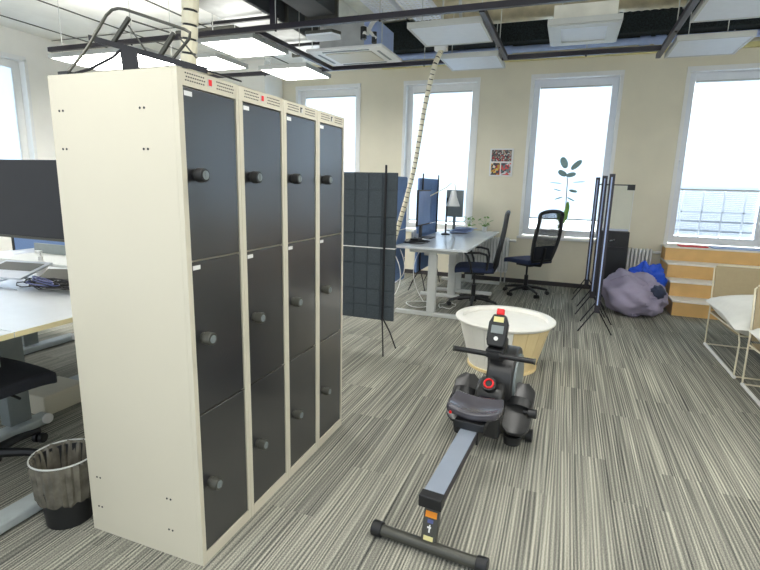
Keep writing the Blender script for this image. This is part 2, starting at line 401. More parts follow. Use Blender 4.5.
light_panel('lit white panel in front of the far left window top', -2.33, -1.70, 3.88, 4.5, True, z=2.72)
light_panel('lit white panel left of and beyond the wire stand on the lockers', -4.3, -3.0, 2.80, 3.45, True, z=2.72)
light_panel('unlit pale panel directly above the hanging cable spine', -.22, .405, 2.93, 3.52, False)
light_panel('unlit pale panel above the second window from the left', -.20, .39, 3.98, 4.56, False)
light_panel('unlit pale panel cut by the upper right corner of the picture', 1.92, 2.56, 2.80, 3.40, False)
light_panel('unlit pale panel hanging left of the right-hand window top', 1.92, 2.50, 3.90, 4.52, False)
t = light_panel('unlit wide-framed square light above the plant window', .88, 1.44, 3.25, 3.9, False, z=2.76)
t.part('housing', MB().box(.92, 1.4, 3.3, 3.85, 2.81, 2.92), concM)
t.part('inner_frame', MB().box(.90, 1.42, 3.27, 3.36, 2.752, 2.764).box(.90, 1.42, 3.79, 3.88, 2.752, 2.764).box(.90, .98, 3.36, 3.79, 2.752, 2.764).box(1.34, 1.42, 3.36, 3.79, 2.752, 2.764), ltgrey)

for q, (lx, ly) in enumerate([(-.3, -.9), (1.9, -.9), (.9, 1.0), (2.9, 1.0), (4.6, 2.9), (4.6, .9), (-3.6, .9), (-3.6, -.9)]):  # unseen lit panels added out of view to brighten floor, walls and reflections
    light_panel(['added lit fill panel behind the camera, above the near floor', 'added lit fill panel over the floor right of the rowing machine, above the picture', 'added lit fill panel above the rowing machine, over the top picture edge', 'added lit fill panel above the nearer sling sofa, over the top picture edge', 'added lit fill panel right of the two right-hand unlit panels, outside the picture', 'added lit fill panel nearer the camera, far right of the sling sofas', 'added lit fill panel above the left wall end of the desks', 'added lit fill panel at the near left corner of the room'][q], lx-.3, lx+.3, ly-.3, ly+.3, True)
# square side duct
t = WT('air_duct', 'big dark square ventilation duct at the top left of the ceiling', 'duct', (-1.9, 2.9, 3.0))
t.part('duct_body', MB().box(-2.16, -1.62, .8, 4.75, 3.0, 3.37), ductD, bevel=.006)
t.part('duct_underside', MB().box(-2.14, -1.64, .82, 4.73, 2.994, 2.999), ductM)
for y in (2.15, 3.3, 4.4): t.part('flange', MB().box(-2.19, -1.59, y, y+.03, 2.97, 3.385), darkS)
wires(t, [(-1.56, 3.0, 2.96), (-1.56, 3.9, 2.96)])
for y in (2.98, 3.88): t.part('support_bar', MB().box(-2.25, -1.5, y, y+.03, 2.94, 2.97), blackS)
t = WT('air_duct', 'smaller dark square ventilation duct right of the big one', 'duct', (-1.2, 3.0, 3.05))
t.part('duct_body', MB().box(-1.42, -1.12, 1.2, 3.45, 3.06, 3.36), ductD, bevel=.006)
for y in (2.5, 3.4): t.part('flange', MB().box(-1.45, -1.09, y, y+.03, 3.03, 3.39), darkS)
# perforated cable trays
def tray(x0, x1, y0, y1, z, label):
    t = WT('cable_tray', label, 'cable tray', ((x0+x1)/2, (y0+y1)/2, z), 'perforated cable trays under the ceiling')
    m = MB()
    n = int((y1-y0)/.05)
    for i in range(n): m.box(x0, x1, y0+i*.05, y0+i*.05+.026, z, z+.003)
    for i in range(7): xx = x0+(x1-x0)*i/6; m.box(xx-.008, xx+.008, y0, y1, z+.0031, z+.005)
    t.part('tray_bed', m, trayM)
    t.part('tray_side', MB().box(x0-.003, x0, y0, y1, z, z+.06).box(x1, x1+.003, y0, y1, z, z+.06), trayM)
    wires(t, [(x0-.01, (y0+y1)/2+.5, z), (x1+.01, (y0+y1)/2+.5, z)])
tray(-.78, -.54, 1.3, 3.85, 3.10, 'silver perforated cable tray left of the other one, right of the ducts')
tray(-.46, -.20, 1.0, 3.95, 3.10, 'silver perforated cable tray nearer the round duct')
# round duct along the window wall
t = WT('round_duct', 'long round metal ventilation duct running above the square light', 'duct', (1.0, 4.15, 3.0))
m = MB(); m.cyl((-.35, 4.25, 3.3), (1.35, 4.25, 3.3), .19, n=28); t.part('duct_pipe', m, foilM, smooth=True, label='dull grey pipe section')
pts = [(1.35+.65*i/26, 4.25, 3.3) for i in range(27)]; m = MB().tube(pts, [.185+.004*math.sin(i*2.2) for i in range(27)], n=24); t.part('foil_sleeve', m, foilM, smooth=True)
t.part('duct_collar', MB().cyl((2.0, 4.25, 3.3), (2.05, 4.25, 3.3), .205, n=28), ductM, smooth=True); t.part('duct_collar', MB().cyl((-.05, 4.25, 3.3), (-.02, 4.25, 3.3), .2, n=28), ductM, smooth=True)
t.part('duct_outlet', MB().cyl((2.05, 4.25, 3.3), (2.12, 4.25, 3.3), .15, .12, n=28), trayM, smooth=True)
wires(t, [(0.3, 4.25, 3.48), (1.2, 4.25, 3.48)])
# insulated band and pipes close to the window wall
t = WT('insulated_duct', 'black foam-wrapped duct running along the top of the window wall', 'duct', (1.2, 6.3, 3.44))
t.part('duct_body', MB().box(-1.85, 5.0, 6.22, 6.5, 3.44, ZC-.015), insM, bevel=.02)
t = WT('water_pipe', 'pale blue insulated pipe below the black duct on the window wall', 'pipe', (1.2, 6.42, 3.33))
t.part('pipe_run', MB().cyl((-1.8, 6.42, 3.385), (5.0, 6.42, 3.385), .045, n=16), pipeB, smooth=True)
for x in (.1, 1.85, 2.03): t.part('pipe_coupling', MB().cyl((x, 6.42, 3.385), (x+.12, 6.42, 3.385), .058, n=16), pipeB, smooth=True)
for x in (-.9, 1.4, 2.9): t.part('pipe_hanger', MB().cyl((x, 6.42, 3.43), (x, 6.42, 3.439), .01, n=6), ltgrey)
single('bright_wall_strip', MB().box(-1.8, 5.0, YB-.05, YB-.002, 3.25, 3.31), yellowM, 'thin yellowish strip of brighter wall tone high along the window wall', 'cable trunking')  # pale strip in a brighter wall tone, laid on the wall
# ceiling cassette air unit
t = WT('ceiling_air_unit', 'white square cassette air unit hanging near the second window', 'air conditioner', (-1.12, 3.98, 2.78))
t.part('grille_panel', MB().box(-1.52, -.68, 3.55, 4.2, 2.78, 2.81), whiteM, bevel=.006)
t.part('intake_grille', MB().box(-1.36, -.84, 3.68, 4.06, 2.772, 2.779), cream)
t.part('air_slot', MB().box(-1.36, -.84, 3.60, 3.625, 2.775, 2.7795).box(-1.36, -.84, 4.12, 4.145, 2.775, 2.7795).box(-.78, -.755, 3.68, 4.06, 2.775, 2.7795).box(-1.45, -1.425, 3.68, 4.06, 2.775, 2.7795), greyS)
t.part('unit_casing', MB().box(-1.4, -.90, 3.62, 4.14, 2.811, 3.05), ductM, bevel=.004)
t.part('control_box', MB().box(-.899, -.76, 3.62, 4.12, 2.815, 3.06), pipeB, bevel=.004)
t.part('refrigerant_pipe', MB().tube(arc((-.86, 3.61, 2.92), (-.60, 3.55, 3.02), (0, -.05, .06)), .022).tube(arc((-.90, 3.61, 2.88), (-.80, 3.4, 2.86), (0, -.02, .05)), .02).tube(arc((-.9, 3.6, 2.98), (-.72, 3.5, 2.84), (0, -.06, .02)), .016), whiteM, smooth=True)
t.part('valve', MB().cyl((-.82, 3.42, 2.82), (-.82, 3.42, 2.93), .03, n=10).cyl((-.74, 3.5, 2.80), (-.74, 3.5, 2.9), .025, n=10), blackM)
wires(t, [(-1.42, 3.5, 2.80), (-.66, 3.5, 2.80)])
# small hexagonal emergency lamp
t = WT('emergency_light', 'small white flat lamp hanging under the near rail above the far lockers', 'ceiling light', (-.90, 2.74, 2.66))
m = MB(); hx = [(-.16, 0), (-.12, .09), (.12, .09), (.16, 0), (.12, -.09), (-.12, -.09)]
m.prism([(-.90+p[0], 2.74+p[1]) for p in hx], 'Z', 2.66, 2.675); t.part('lens', m, panelM)
m = MB(); m.prism([(-.90+p[0]*1.03, 2.74+p[1]*1.03) for p in hx], 'Z', 2.676, 2.70); t.part('lamp_body', m, darkS, bevel=.003)
t.part('hook', MB().tube([(-.90, 2.74, 2.70), (-.90, 2.76, 2.74), (-.90, 2.74, 2.75)], .007), ltgrey)
# thin conduit pipes above left
single('conduit_pipe', MB().cyl((-3.6, 4.0, 3.25), (-1.9+.0-.3, 4.0, 3.25), .02, n=10), darkS, 'thin dark conduit pipe crossing behind the left cable spine', 'pipe', smooth=True)
single('steel_cross_bar', MB().box(-1.50, -1.45, 2.85, 2.90, 2.82, ZC-.014), railM, 'short black steel post above the near rail beside the small lamp', 'bar', bevel=.003)

# cable spines
def cable_spine(label, pts, r, n):
    # evenly resample the path
    P = [Vector(p) for p in pts]; L = [0]
    for a, b in zip(P, P[1:]): L.append(L[-1]+(b-a).length)
    def at(s):
        for i in range(len(P)-1):
            if s <= L[i+1]+1e-9:
                k = (s-L[i])/(L[i+1]-L[i]); 
                a = P[max(i-1, 0)]; b = P[i]; c = P[i+1]; d = P[min(i+2, len(P)-1)]
                return .5*((2*b)+(-a+c)*k+(2*a-5*b+4*c-d)*k*k+(-a+3*b-3*c+d)*k**3)
        return P[-1]
    t = WT('cable_spine', label, 'cable spine', pts[-1], None)
    pts2 = [at(L[-1]*i/(4*n)) for i in range(4*n+1)]
    t.part('cable_bundle', MB().tube(pts2, r*.82, n=12), blackM, smooth=True)
    m = MB(); mid = MB()
    for i in range(n):
        a = at(L[-1]*(i+.06)/n); b = at(L[-1]*(i+.90)/n)
        m.cyl(a, b, r, n=12)
        c = at(L[-1]*(i+.97)/n)
    o = t.part('spine_segments', m, spineM); 
    return t
cable_spine('cream segmented cable spine rising behind the lockers at left', [(-.78, 1.12, ZC-.02), (-.78, 1.05, 3.0), (-.77, .98, 2.4), (-.84, 1.0, 1.8), (-.86, 1.02, .8)], .043, 40)
t = cable_spine('cream segmented cable spine curving from the ceiling down to the far desk', [(-.16, 3.86, 2.78), (-.21, 3.80, 2.61), (-.30, 3.83, 2.23), (-.38, 3.83, 1.67), (-.45, 3.83, 1.35), (-.53, 3.83, 1.05), (-.62, 3.86, .75), (-.66, 3.86, .5)], .027, 44)
t.part('ceiling_fixing', MB().box(-.22, -.10, 3.82, 3.90, 2.78, 2.83), whiteM)
t.part('ceiling_drop', MB().cyl((-.16, 3.86, 2.83), (-.16, 3.86, ZC-.015), .01, n=8), ltgrey)

# ---------------- lockers ----------------
H, LW, LD = 1.8, .3107, .5706
def locker(k, label):
    y0 = k*LW; y1 = y0+LW-.001
    t = WT('locker_column', label, 'locker', (-LD/2, (y0+y1)/2, 0), 'cream lockers with dark doors')
    b = MB()
    b.box(-LD, -.02, y0, y0+.018, .0, H-.001)                       # sides
    b.box(-LD, -.02, y1-.018, y1, .0, H-.001)
    b.box(-LD, -LD+.01, y0+.018, y1-.018, .04, H-.001)             # back
    b.box(-LD+.01, -.02, y0+.018, y1-.018, H-.02, H-.001)
    b.box(-LD+.01, -.02, y0+.018, y1-.018, .03, .05)
    for z in (.612, 1.178): b.box(-LD+.01, -.02, y0+.018, y1-.018, z-.006, z+.006)
    t.part('body', b, cream)
    f = MB()
    f.box(-.02, 0, y0, y0+.022, 0, H); f.box(-.02, 0, y1-.018, y1, 0, H); f.box(-.02, 0, y0+.022, y1-.018, 1.748, H); f.box(-.02, 0, y0+.022, y1-.018, 0, .045)
    t.part('face_frame', f, cream, bevel=.0012)
    v = MB()
    for side in (0, 1):
        for rr in range(3):
            for c in range(9):
                yy = y0+(.035 if side == 0 else .188)+c*.0105+(rr % 2)*.004
                v.box(0, .0008, yy, yy+.006, 1.766+rr*.011-.002, 1.766+rr*.011+.002)
    t.part('vent_holes', v, blackM)
    st = MB(); st.box(0, .0012, y0+.142, y0+.164, 1.765, 1.790); o = t.part('sticker', st, ltgrey)
    st2 = MB(); st2.box(.0012, .002, y0+.146, y0+.162, 1.768, 1.788) if k < 2 else st2.box(.0012, .002, y0+.143, y0+.150, 1.766, 1.788).box(.0012, .002, y0+.150, y0+.160, 1.782, 1.788)
    st2.build('sticker_mark', redM if k < 2 else blackM, o, off=t.loc)
    zs = [(1.183, 1.744), (.617, 1.174), (.049, .608)]
    for i, (a, c) in enumerate(zs):
        d = MB().box(-.018, -.003, y0+.025, y1-.021, a, c); dr = t.part('door', d, doorM, bevel=.0015)
        kz = (1.47, .90, .325)[i]; ky = y0+.062
        kn = MB().cyl((-.003, ky, kz), (.012, ky, kz), .020, n=20).cyl((.012, ky, kz), (.042, ky, kz), .024, .023, n=20)
        ko = kn.build('knob', blackM if i == 0 else darkS, dr, off=t.loc, smooth=True, bevel=.002)
        kd = MB().cyl((.042, ky, kz), (.044, ky, kz), .015, n=16).box(.044, .047, ky-.004, ky+.004, kz-.012, kz+.012); kd.build('knob_dial', greyS, dr, off=t.loc)
        if i < 2: lb = MB().box(-.003, -.0018, y0+.030, y0+.066, c-.025, c-.010); lb.build('name_tag', whiteM, dr, off=t.loc)
    if True:
        sm = MB().box(-.004, -.001, y0+.022, y1-.018, .6095, .6125); t.part('seam_strip', sm, chromeM)
    if k == 0:
        hol = MB()
        for xx, zz in ((-.52, 1.68), (-.15, 1.68), (-.52, 1.55), (-.145, 1.55), (-.515, .25), (-.15, .25), (-.52, .115), (-.15, .115)):
            for dx in (-.009, .009): hol.cyl((xx+dx, .001, zz), (xx+dx, -.0012, zz), .0042, n=10)
        t.part('side_holes', hol, blackM)
for k, l in enumerate(('nearest tall locker column with three dark doors and full cream side panel showing',
                       'second locker column from the camera, red sticker above its three dark doors, between two others',
                       'third locker column from the camera, black mark sticker above its blue-sheened doors',
                       'farthest locker column of the row, beside the dark acoustic screen')): locker(k, l)

# black wire stand on top of lockers
t = WT('wire_stand', 'black folding metal stand of tubes and a tray lying on the locker tops', 'stand', (-.3, .12, 1.80))
def V(*a): return Vector(a)
t.part('tray_plate', MB().add([V(-.51, .146, 1.955), V(-.005, .146, 1.815), V(-.005, .34, 1.815), V(-.51, .34, 1.955), V(-.51, .146, 1.961), V(-.005, .146, 1.821), V(-.005, .34, 1.821), V(-.51, .34, 1.961)], [(0, 1, 2, 3), (7, 6, 5, 4), (0, 4, 5, 1), (1, 5, 6, 2), (2, 6, 7, 3), (3, 7, 4, 0)]), blackS)
t.part('front_lip', MB().add([V(-.52, .135, 1.945), V(.0, .135, 1.805), V(.0, .145, 1.805), V(-.52, .145, 1.945), V(-.52, .135, 1.965), V(.0, .135, 1.825), V(.0, .145, 1.825), V(-.52, .145, 1.965)], [(0, 1, 2, 3), (7, 6, 5, 4), (0, 4, 5, 1), (1, 5, 6, 2), (2, 6, 7, 3), (3, 7, 4, 0)]), blackS)
loop = [(-.50, .02, 1.806), (-.475, .085, 1.90), (-.425, .135, 2.02), (-.40, .14, 2.038), (-.37, .14, 2.04), (-.34, .14, 2.034), (-.085, .14, 1.95), (-.062, .14, 1.938), (-.065, .14, 1.92), (-.14, .14, 1.86)]
t.part('tube_loop', MB().tube(loop, .0052), darkS, smooth=True)
t.part('support_arm', MB().tube([(-.325, .14, 2.005), (-.41, .145, 1.935)], .009, n=6), darkS)
t.part('support_arm', MB().tube([(-.13, .14, 1.94), (-.20, .145, 1.875)], .009, n=6), darkS)
t.part('arm_rod', MB().tube([(-.34, .15, 1.985), (-.285, .17, 1.90)], .0028, n=6), darkS)
t.part('arm_rod', MB().tube([(-.31, .14, 1.995), (-.15, .14, 1.945)], .0028, n=6), darkS)
t.part('arm_rod', MB().tube([(-.115, .145, 1.93), (-.055, .16, 1.86)], .0028, n=6), darkS)
t.part('foot_rod', MB().tube([(-.50, .035, 1.806), (-.44, .06, 1.825), (-.37, .10, 1.87), (-.34, .11, 1.895)], .005, n=6), blackS)
t.part('foot_bracket', MB().add([V(-.335, .108, 1.80), V(-.262, .108, 1.80), V(-.27, .108, 1.885), V(-.345, .108, 1.90), V(-.335, .113, 1.80), V(-.262, .113, 1.80), V(-.27, .113, 1.885), V(-.345, .113, 1.90)], [(0, 1, 2, 3), (7, 6, 5, 4), (0, 4, 5, 1), (1, 5, 6, 2), (2, 6, 7, 3), (3, 7, 4, 0)]), blackS)
t.part('end_cap', MB().box(-.525, -.48, .005, .04, 1.80, 1.811), blackM)

# ---------------- waste bin ----------------
t = WT('waste_bin', 'dark waste bin with a crumpled grey liner bag beside the lockers', 'waste bin', (-.722, .010, 0))
c = (-.722, .010)
t.part('bin_body', MB().lathe([(.080, 0), (.088, .003), (.096, .10), (.117, .29), (.113, .29), (.085, .05), (0.0, .02)], (c[0], c[1], 0), 40), blackM, smooth=True)
def bagp(r0, z0): return [Vector((c[0]+(r0+.004*math.sin(i*1.9)+.003*math.sin(i*3.7+z0*60))*math.cos(2*math.pi*i/80), c[1]+(r0+.004*math.sin(i*1.9)+.003*math.sin(i*3.7+z0*60))*math.sin(2*math.pi*i/80), z0+.006*math.sin(i*.9+z0*20))) for i in range(80)]
m = MB(); rings = [bagp(.106, .115), bagp(.114, .13), bagp(.117, .18), bagp(.121, .24), bagp(.125, .285), bagp(.121, .30), bagp(.113, .292), bagp(.10, .22), bagp(.088, .12), bagp(.07, .06)]
vs = sum(rings, []); fs = [(k*80+i, k*80+(i+1) % 80, (k+1)*80+(i+1) % 80, (k+1)*80+i) for k in range(len(rings)-1) for i in range(80)]
fs.append(tuple(9*80+i for i in range(80)))
m.add(vs, fs); t.part('bin_liner', m, bagM, smooth=True)
t.part('rim_hoop', MB().tube([(c[0]+.1245*math.cos(2*math.pi*i/40), c[1]+.1245*math.sin(2*math.pi*i/40), .302) for i in range(40)], .0035, closed=True, n=6), ltgrey, smooth=True)

# ---------------- left desks ----------------
DZ = .80
def left_desk(label, y0, y1, x0, x1, legs, tz=DZ):
    t = WT('desk', label, 'desk', ((x0+x1)/2, (y0+y1)/2, 0), 'white height-adjustable desks at left')
    t.part('desktop', MB().box(x0, x1, y0, y1, tz-.024, tz), whiteD)
    t.part('edge_band', MB().box(x1, x1+.002, y0, y1, tz-.024, tz-.001), edgeM)
    t.part('cross_beam', MB().box(x0+.3, x1-.5, (y0+y1)/2-.03, (y0+y1)/2+.03, tz-.10, tz-.026), darkS)
    for lx, ly, ya, yb in legs:
        g = t.part('leg', MB().box(lx-.08, lx+.0, ly-.06, ly+.06, .07, tz-.1).box(lx-.075, lx+.005, ly-.28, ly+.28, tz-.1, tz-.025), greyS, bevel=.004)
        fo = MB().box(lx-.08, lx+.02, ya, yb, .008, .055).build('foot', footM, g, off=t.loc, bevel=.01)
        MB().cyl((lx+.02, yb-.04, .045), (lx+.035, yb-.04, .045), .03, n=16).build('foot_cap', whiteM, fo, off=t.loc, smooth=True)
left_desk('white desk whose bare end edge meets the left picture edge, nearest the camera', -.77, .03, -2.7, -.975, [(-.885, -.37, -.75, .16), (-2.5, -.37, -.75, .06)])
left_desk('white desk behind the waste bin with cables and monitor on it', .035, .96, -2.7, -.975, [(-1.62, .41, .06, .58), (-2.6, .41, .06, .58)])
left_desk('white desk beyond the cable tangle, mostly hidden by the lockers', .98, 1.8, -3.4, -1.3, [(-1.95, 1.35, .98, 1.75), (-2.9, 1.35, .98, 1.75)])
t = WT('monitor', 'large dark flat monitor cut off by the left picture edge', 'monitor', (-1.6, .55, DZ))
t.part('screen', MB().box(-1.72, -1.07, .40, .44, 1.145, 1.53), screenM, bevel=.004)
t.part('bezel', MB().box(-1.72, -1.07, .394, .4, 1.14, 1.152), darkS)
t.part('stand_arm', MB().tube([(-1.42, .44, 1.33), (-1.42, .52, 1.33), (-2.2, .80, 1.32), (-2.6, .87, 1.30)], .02, n=8), blackM)
t.part('stand_base', MB().box(-2.66, -2.54, .78, .92, DZ, DZ+.012), blackM, bevel=.003)
t.part('stand_neck', MB().box(-2.62, -2.58, .85, .89, DZ+.012, 1.3), blackM)
# laptop on folding stand
t = WT('laptop_stand', 'silver laptop raised on a folding stand at the left picture edge', 'laptop', (-1.75, .35, DZ))
T = Matrix.Translation((-1.92, .66, DZ+.09)) @ Matrix.Rotation(R(10), 4, 'Z') @ Matrix.Rotation(R(14), 4, 'X')
t.part('laptop_base', MB().box(-.17, .17, -.12, .12, 0, .012, T), alu, bevel=.003)
t.part('keyboard', MB().box(-.14, .14, -.02, .09, .012, .014, T), darkS)
for p, q in (((-2.05, .60, DZ+.005), (-1.80, .74, DZ+.10)), ((-2.05, .76, DZ+.005), (-1.78, .60, DZ+.075)), ((-2.08, .56, DZ+.006), (-1.76, .56, DZ+.006))): t.part('stand_tube', MB().tube([p, q], .005), alu, smooth=True)
t = WT('notebook_computer', 'small dark notebook leaning behind the cable tangle', 'laptop', (-1.78, .80, DZ))
T = Matrix.Translation((-1.80, .85, DZ+.04)) @ Matrix.Rotation(R(20), 4, 'Z') @ Matrix.Rotation(R(22), 4, 'X')
t.part('lid', MB().box(-.10, .10, -.06, .06, 0, .01, T), darkS, bevel=.003)
t.part('base', MB().box(-.10, .10, -.06, .06, -.012, -.001, T), blackM, bevel=.003)
# cable tangle
m = MB(); rnd = random.Random(3)
for i in range(22):
    cx = -1.56+rnd.uniform(-.13, .12); cy = .66+rnd.uniform(-.03, .05); a = rnd.uniform(.08, .19); bb = rnd.uniform(.03, .07); ph = rnd.uniform(0, 3)
    m.tube([(cx+a*math.cos(q/12*6.28), cy+bb*math.sin(q/12*6.28+ph*.3), DZ+.008+.022*abs(math.sin(q*.7+i))+.0015*i) for q in range(12)], .0035, n=5, closed=True)
o = single('cable_tangle', m, blackM, 'tangle of thin black and blue cables lying on the white desk at left', 'cables', smooth=True); o['kind'] = 'stuff'
m = MB()
for i in range(3):
    m.tube([(-1.62+.13*math.cos(q/12*6.28+i), .62+.04*math.sin(q/12*6.28), DZ+.045+.012*i) for q in range(12)], .004, n=5, closed=True)
single('charging_cable', m, blueBin, 'coiled blue cable on top of the black cable tangle', 'cables', smooth=True)
t = WT('sanitizer_bottle', 'clear white pump bottle on the desk below the dark monitor', 'bottle', (-2.02, .90, DZ))
c = (-2.02, .90, DZ)
t.part('bottle_body', MB().lathe([(.034, 0), (.036, .01), (.036, .075), (.03, .10), (.014, .115), (.014, .125), (0, .125)], c, 20), whiteM, smooth=True)
t.part('pump', MB().cyl((c[0], c[1], DZ+.125), (c[0], c[1], DZ+.14), .014, n=12).cyl((c[0], c[1], DZ+.14), (c[0], c[1], DZ+.165), .005, n=8).box(c[0]-.04, c[0]+.012, c[1]-.008, c[1]+.008, DZ+.163, DZ+.176), whiteM, bevel=.002)
single('cardboard_box', MB().box(-1.68, -1.44, .84, .94, DZ, DZ+.06), cardM, 'small pale cardboard box behind the cables against the locker edge', 'box', bevel=.003)
t = WT('desk_tray', 'low grey plastic tray on the desk behind the pump bottle', 'tray', (-2.0, 1.15, DZ))
t.part('tray_base', MB().box(-3.0, -2.1, 1.2, 1.55, DZ, DZ+.02), ltgrey, bevel=.004)
t.part('tray_wall', MB().box(-3.0, -2.1, 1.53, 1.55, DZ+.021, DZ+.10).box(-2.12, -2.1, 1.2, 1.529, DZ+.021, DZ+.08), greyS)
def partition(label, x0, x1, y, z0, z1, mm, name='desk_divider'):
    t = WT(name, label, 'divider', ((x0+x1)/2, y, 0))
    t.part('panel', MB().box(x0, x1, y, y+.03, z0, z1), mm, bevel=.003)
    t.part('post', MB().box(x0-.03, x0, y-.005, y+.035, 0, z1+.02).box(x1, x1+.03, y-.005, y+.035, 0, z1+.02), blackM)
partition('blue divider screen left of the white post below the dark monitor', -3.9, -2.95, 1.95, .3, 1.25, feltB)
partition('blue divider screen right of the white post below the dark monitor', -2.75, -1.9, 1.95, .3, 1.22, feltB)
# beige box under desk
single('floor_box', MB().box(-1.95, -1.70, .60, .88, .0, .13), cream, 'beige box on the floor under the left desks', 'box', bevel=.008)
t = WT('footrest', 'low white floor bars seen below the left desks', 'foot rest', (-1.7, .95, 0))
t.part('bar', MB().box(-2.1, -1.0, .90, .96, .0, .05), whiteM, bevel=.006)
t.part('bar', MB().box(-1.9, -1.0, 1.12, 1.18, .0, .05), whiteM, bevel=.006)

# ---------------- office chairs ----------------
def office_chair(label, loc, rz, arms=True, group='black office chairs', kind=0, fabric=None):
    """chair facing local +Y"""
    t = thing('office_chair', label, 'chair', loc, rz, group)
    for i in range(5):
        a = R(90+72*i+18); d = Vector((math.cos(a), math.sin(a), 0))
        lg = MB(); lg.tube([d*.03+Vector((0, 0, .105)), d*.16+Vector((0, 0, .098)), d*.30+Vector((0, 0, .07))], [.026, .021, .015], n=8)
        g = lg.build('base_leg', blackM, t, smooth=True)
        e = d*.30; s = Vector((-d.y, d.x, 0))
        cs = MB().cyl(e+s*.008+Vector((0, 0, .027)), e+s*.028+Vector((0, 0, .027)), .027, n=14).cyl(e-s*.028+Vector((0, 0, .027)), e-s*.008+Vector((0, 0, .027)), .027, n=14).cyl(e+Vector((0, 0, .03)), e+Vector((0, 0, .075)), .008, n=8)
        cs.build('caster', blackM, g, smooth=True)
    MB().cyl((0, 0, .08), (0, 0, .27), .027, n=16).cyl((0, 0, .27), (0, 0, .41), .014, n=12).cyl((0, 0, .06), (0, 0, .12), .045, n=16).build('gas_column', blackS, t, smooth=True)
    MB().box(-.09, .09, -.12, .12, .405, .45).tube([(.09, .05, .425), (.22, .05, .42)], .007).build('mechanism', blackM, t, bevel=.006)
    def seatf(u, v):
        x = (u-.5)*.50; y = (v-.5)*.48
        k = max(abs(u-.5), abs(v-.5))*2
        x *= math.sqrt(1-.22*(2*v-1)**2*.6); y *= math.sqrt(1-.22*(2*u-1)**2*.6)
        return (x, y, .455+.012*(1-k)-.02*max(0, (2*v-1))**3)
    MB().surf(seatf, 14, 14, .06, (0, 0, 1)).build('seat', fabric or seatM, t, smooth=True, bevel=.012)
    # backrest: rounded frame with mesh
    def bp(x, z):  # curve in depth
        h = (z-.48)/.68
        return Vector((x, -.235-.05*math.sin(h*math.pi*.9)-.10*h*h+.10*x*x*4*.5, z))
    def wid(h): return .15+.085*math.sin(min(1, max(0, h*1.05+.15))*math.pi*.72)
    N = 16; out = [bp(-wid(i/N), .50+.62*i/N) for i in range(N+1)]
    top = [bp(wid(1)*math.cos(math.pi*(1-q/8)), 1.12+.05*math.sin(math.pi*q/8)) for q in range(1, 8)]
    rgt = [bp(wid(1-i/N), .50+.62*(1-i/N)) for i in range(N+1)]
    MB().tube(out+top+rgt, .024, n=8, closed=True).build('back_frame', blackM, t, smooth=True)
    def mf(u, v):
        h = v; w = wid(h)*.97; p = bp((u*2-1)*w, .51+.645*h*(1-.06*(2*u-1)**2)); return (p.x, p.y, p.z)
    msh = MB()
    # woven mesh: lots of thin strips so light passes
    for i in range(30):
        h0 = .30+.70*i/30; h1 = h0+.0125
        msh.surf(lambda u, v: mf(u, h0+(h1-h0)*v), 8, 1, .002, (0, 1, 0))
    for i in range(22):
        u0 = .02+.96*i/22
        msh.surf(lambda u, v: mf(u0+.014*u, .29+.70*v), 1, 10, .002, (0, 1, 0))
    msh.build('back_mesh', meshM, t, smooth=True)
    MB().surf(lambda u, v: mf(u, v*.30), 8, 6, .012, (0, 1, 0)).build('lumbar_pad', meshM, t, smooth=True)
    MB().tube([(0, -.05, .43), (0, -.22, .44), (0, -.262, .52), (0, -.285, .68)], [.03, .028, .022, .016], n=8).build('back_bracket', blackM, t, smooth=True)
    if arms:
        for s in (-1, 1):
            MB().tube([(s*.12, .02, .44), (s*.27, .02, .46), (s*.30, .04, .56), (s*.29, .08, .66), (s*.28, .12, .69), (s*.28, -.05, .70), (s*.28, -.14, .68), (s*.27, -.16, .60), (s*.25, -.15, .50), (s*.14, -.1, .45)], .014, n=8).build('armrest', blackM, t, smooth=True)
    return t
office_chair('black office chair with loop armrests tucked at the far white desk, seen from its side', (.17, 4.72, 0), R(97))
office_chair('black office chair with mesh back standing by the radiator below the plant window', (.72, 5.74, 0), R(52), arms=False)
office_chair('dark office chair pushed under the left desk, only its seat edge showing', (-1.38, .10, 0), R(-4), arms=False, fabric=meshM)

# ---------------- acoustic screens ----------------
def acoustic_screen(label, loc, rz, w, mm, z0=.30, z1=1.55, posts=(.0,), cols=4, seam=True):
    """panel along local X, from 0 to w, front facing -Y"""
    t = thing('acoustic_screen', label, 'divider', loc, rz)
    MB().box(0, w, .0, .022, z0, z1).build('panel', mm, t, bevel=.003)
    til = MB(); cw = w/cols; zz = [z0+.01]
    heights = [.14, .22, .14, .12, .14, .22, .14, .12]
    z = z1-.004; 
    for h in heights:
        zb = z-h
        if zb < z0: zb = z0+.004
        for c_ in range(cols):
            til.box(c_*cw+.004, (c_+1)*cw-.004, -.008, .0, zb+.004, z-.004)
            til.box(c_*cw+.004, (c_+1)*cw-.004, .022, .03, zb+.004, z-.004)
        z = z-h
        if z <= z0+.03: break
    til.build('felt_tiles', mm, t, bevel=.003)
    if seam: MB().box(0, w, -.012, .034, .925, .933).build('seam_trim', whiteM, t)
    for px in posts:
        pt = MB().box(px-.007, px+.007, -.032, -.013, .30, z1+.06).build('post', blackS, t, bevel=.002)
        for dx, dy in ((.05, -.08), (.08, .20)):
            lg = MB().tube([(px, -.03, .34), (px+dx*.5, -.03+dy*.5, .18), (px+dx*.9, -.03+dy*.9, .01)], .007, n=6).build('leg', blackS, pt, smooth=True)
    return t
acoustic_screen('dark felt acoustic screen with black post, standing just beyond the lockers', (-1.00, 2.57, 0), 0, .86, feltM, posts=(.77,), cols=7)
acoustic_screen('blue felt screen left of the cable spine behind the far desk', (-.68, 3.92, 0), R(90), .6, feltB, posts=(), cols=3)
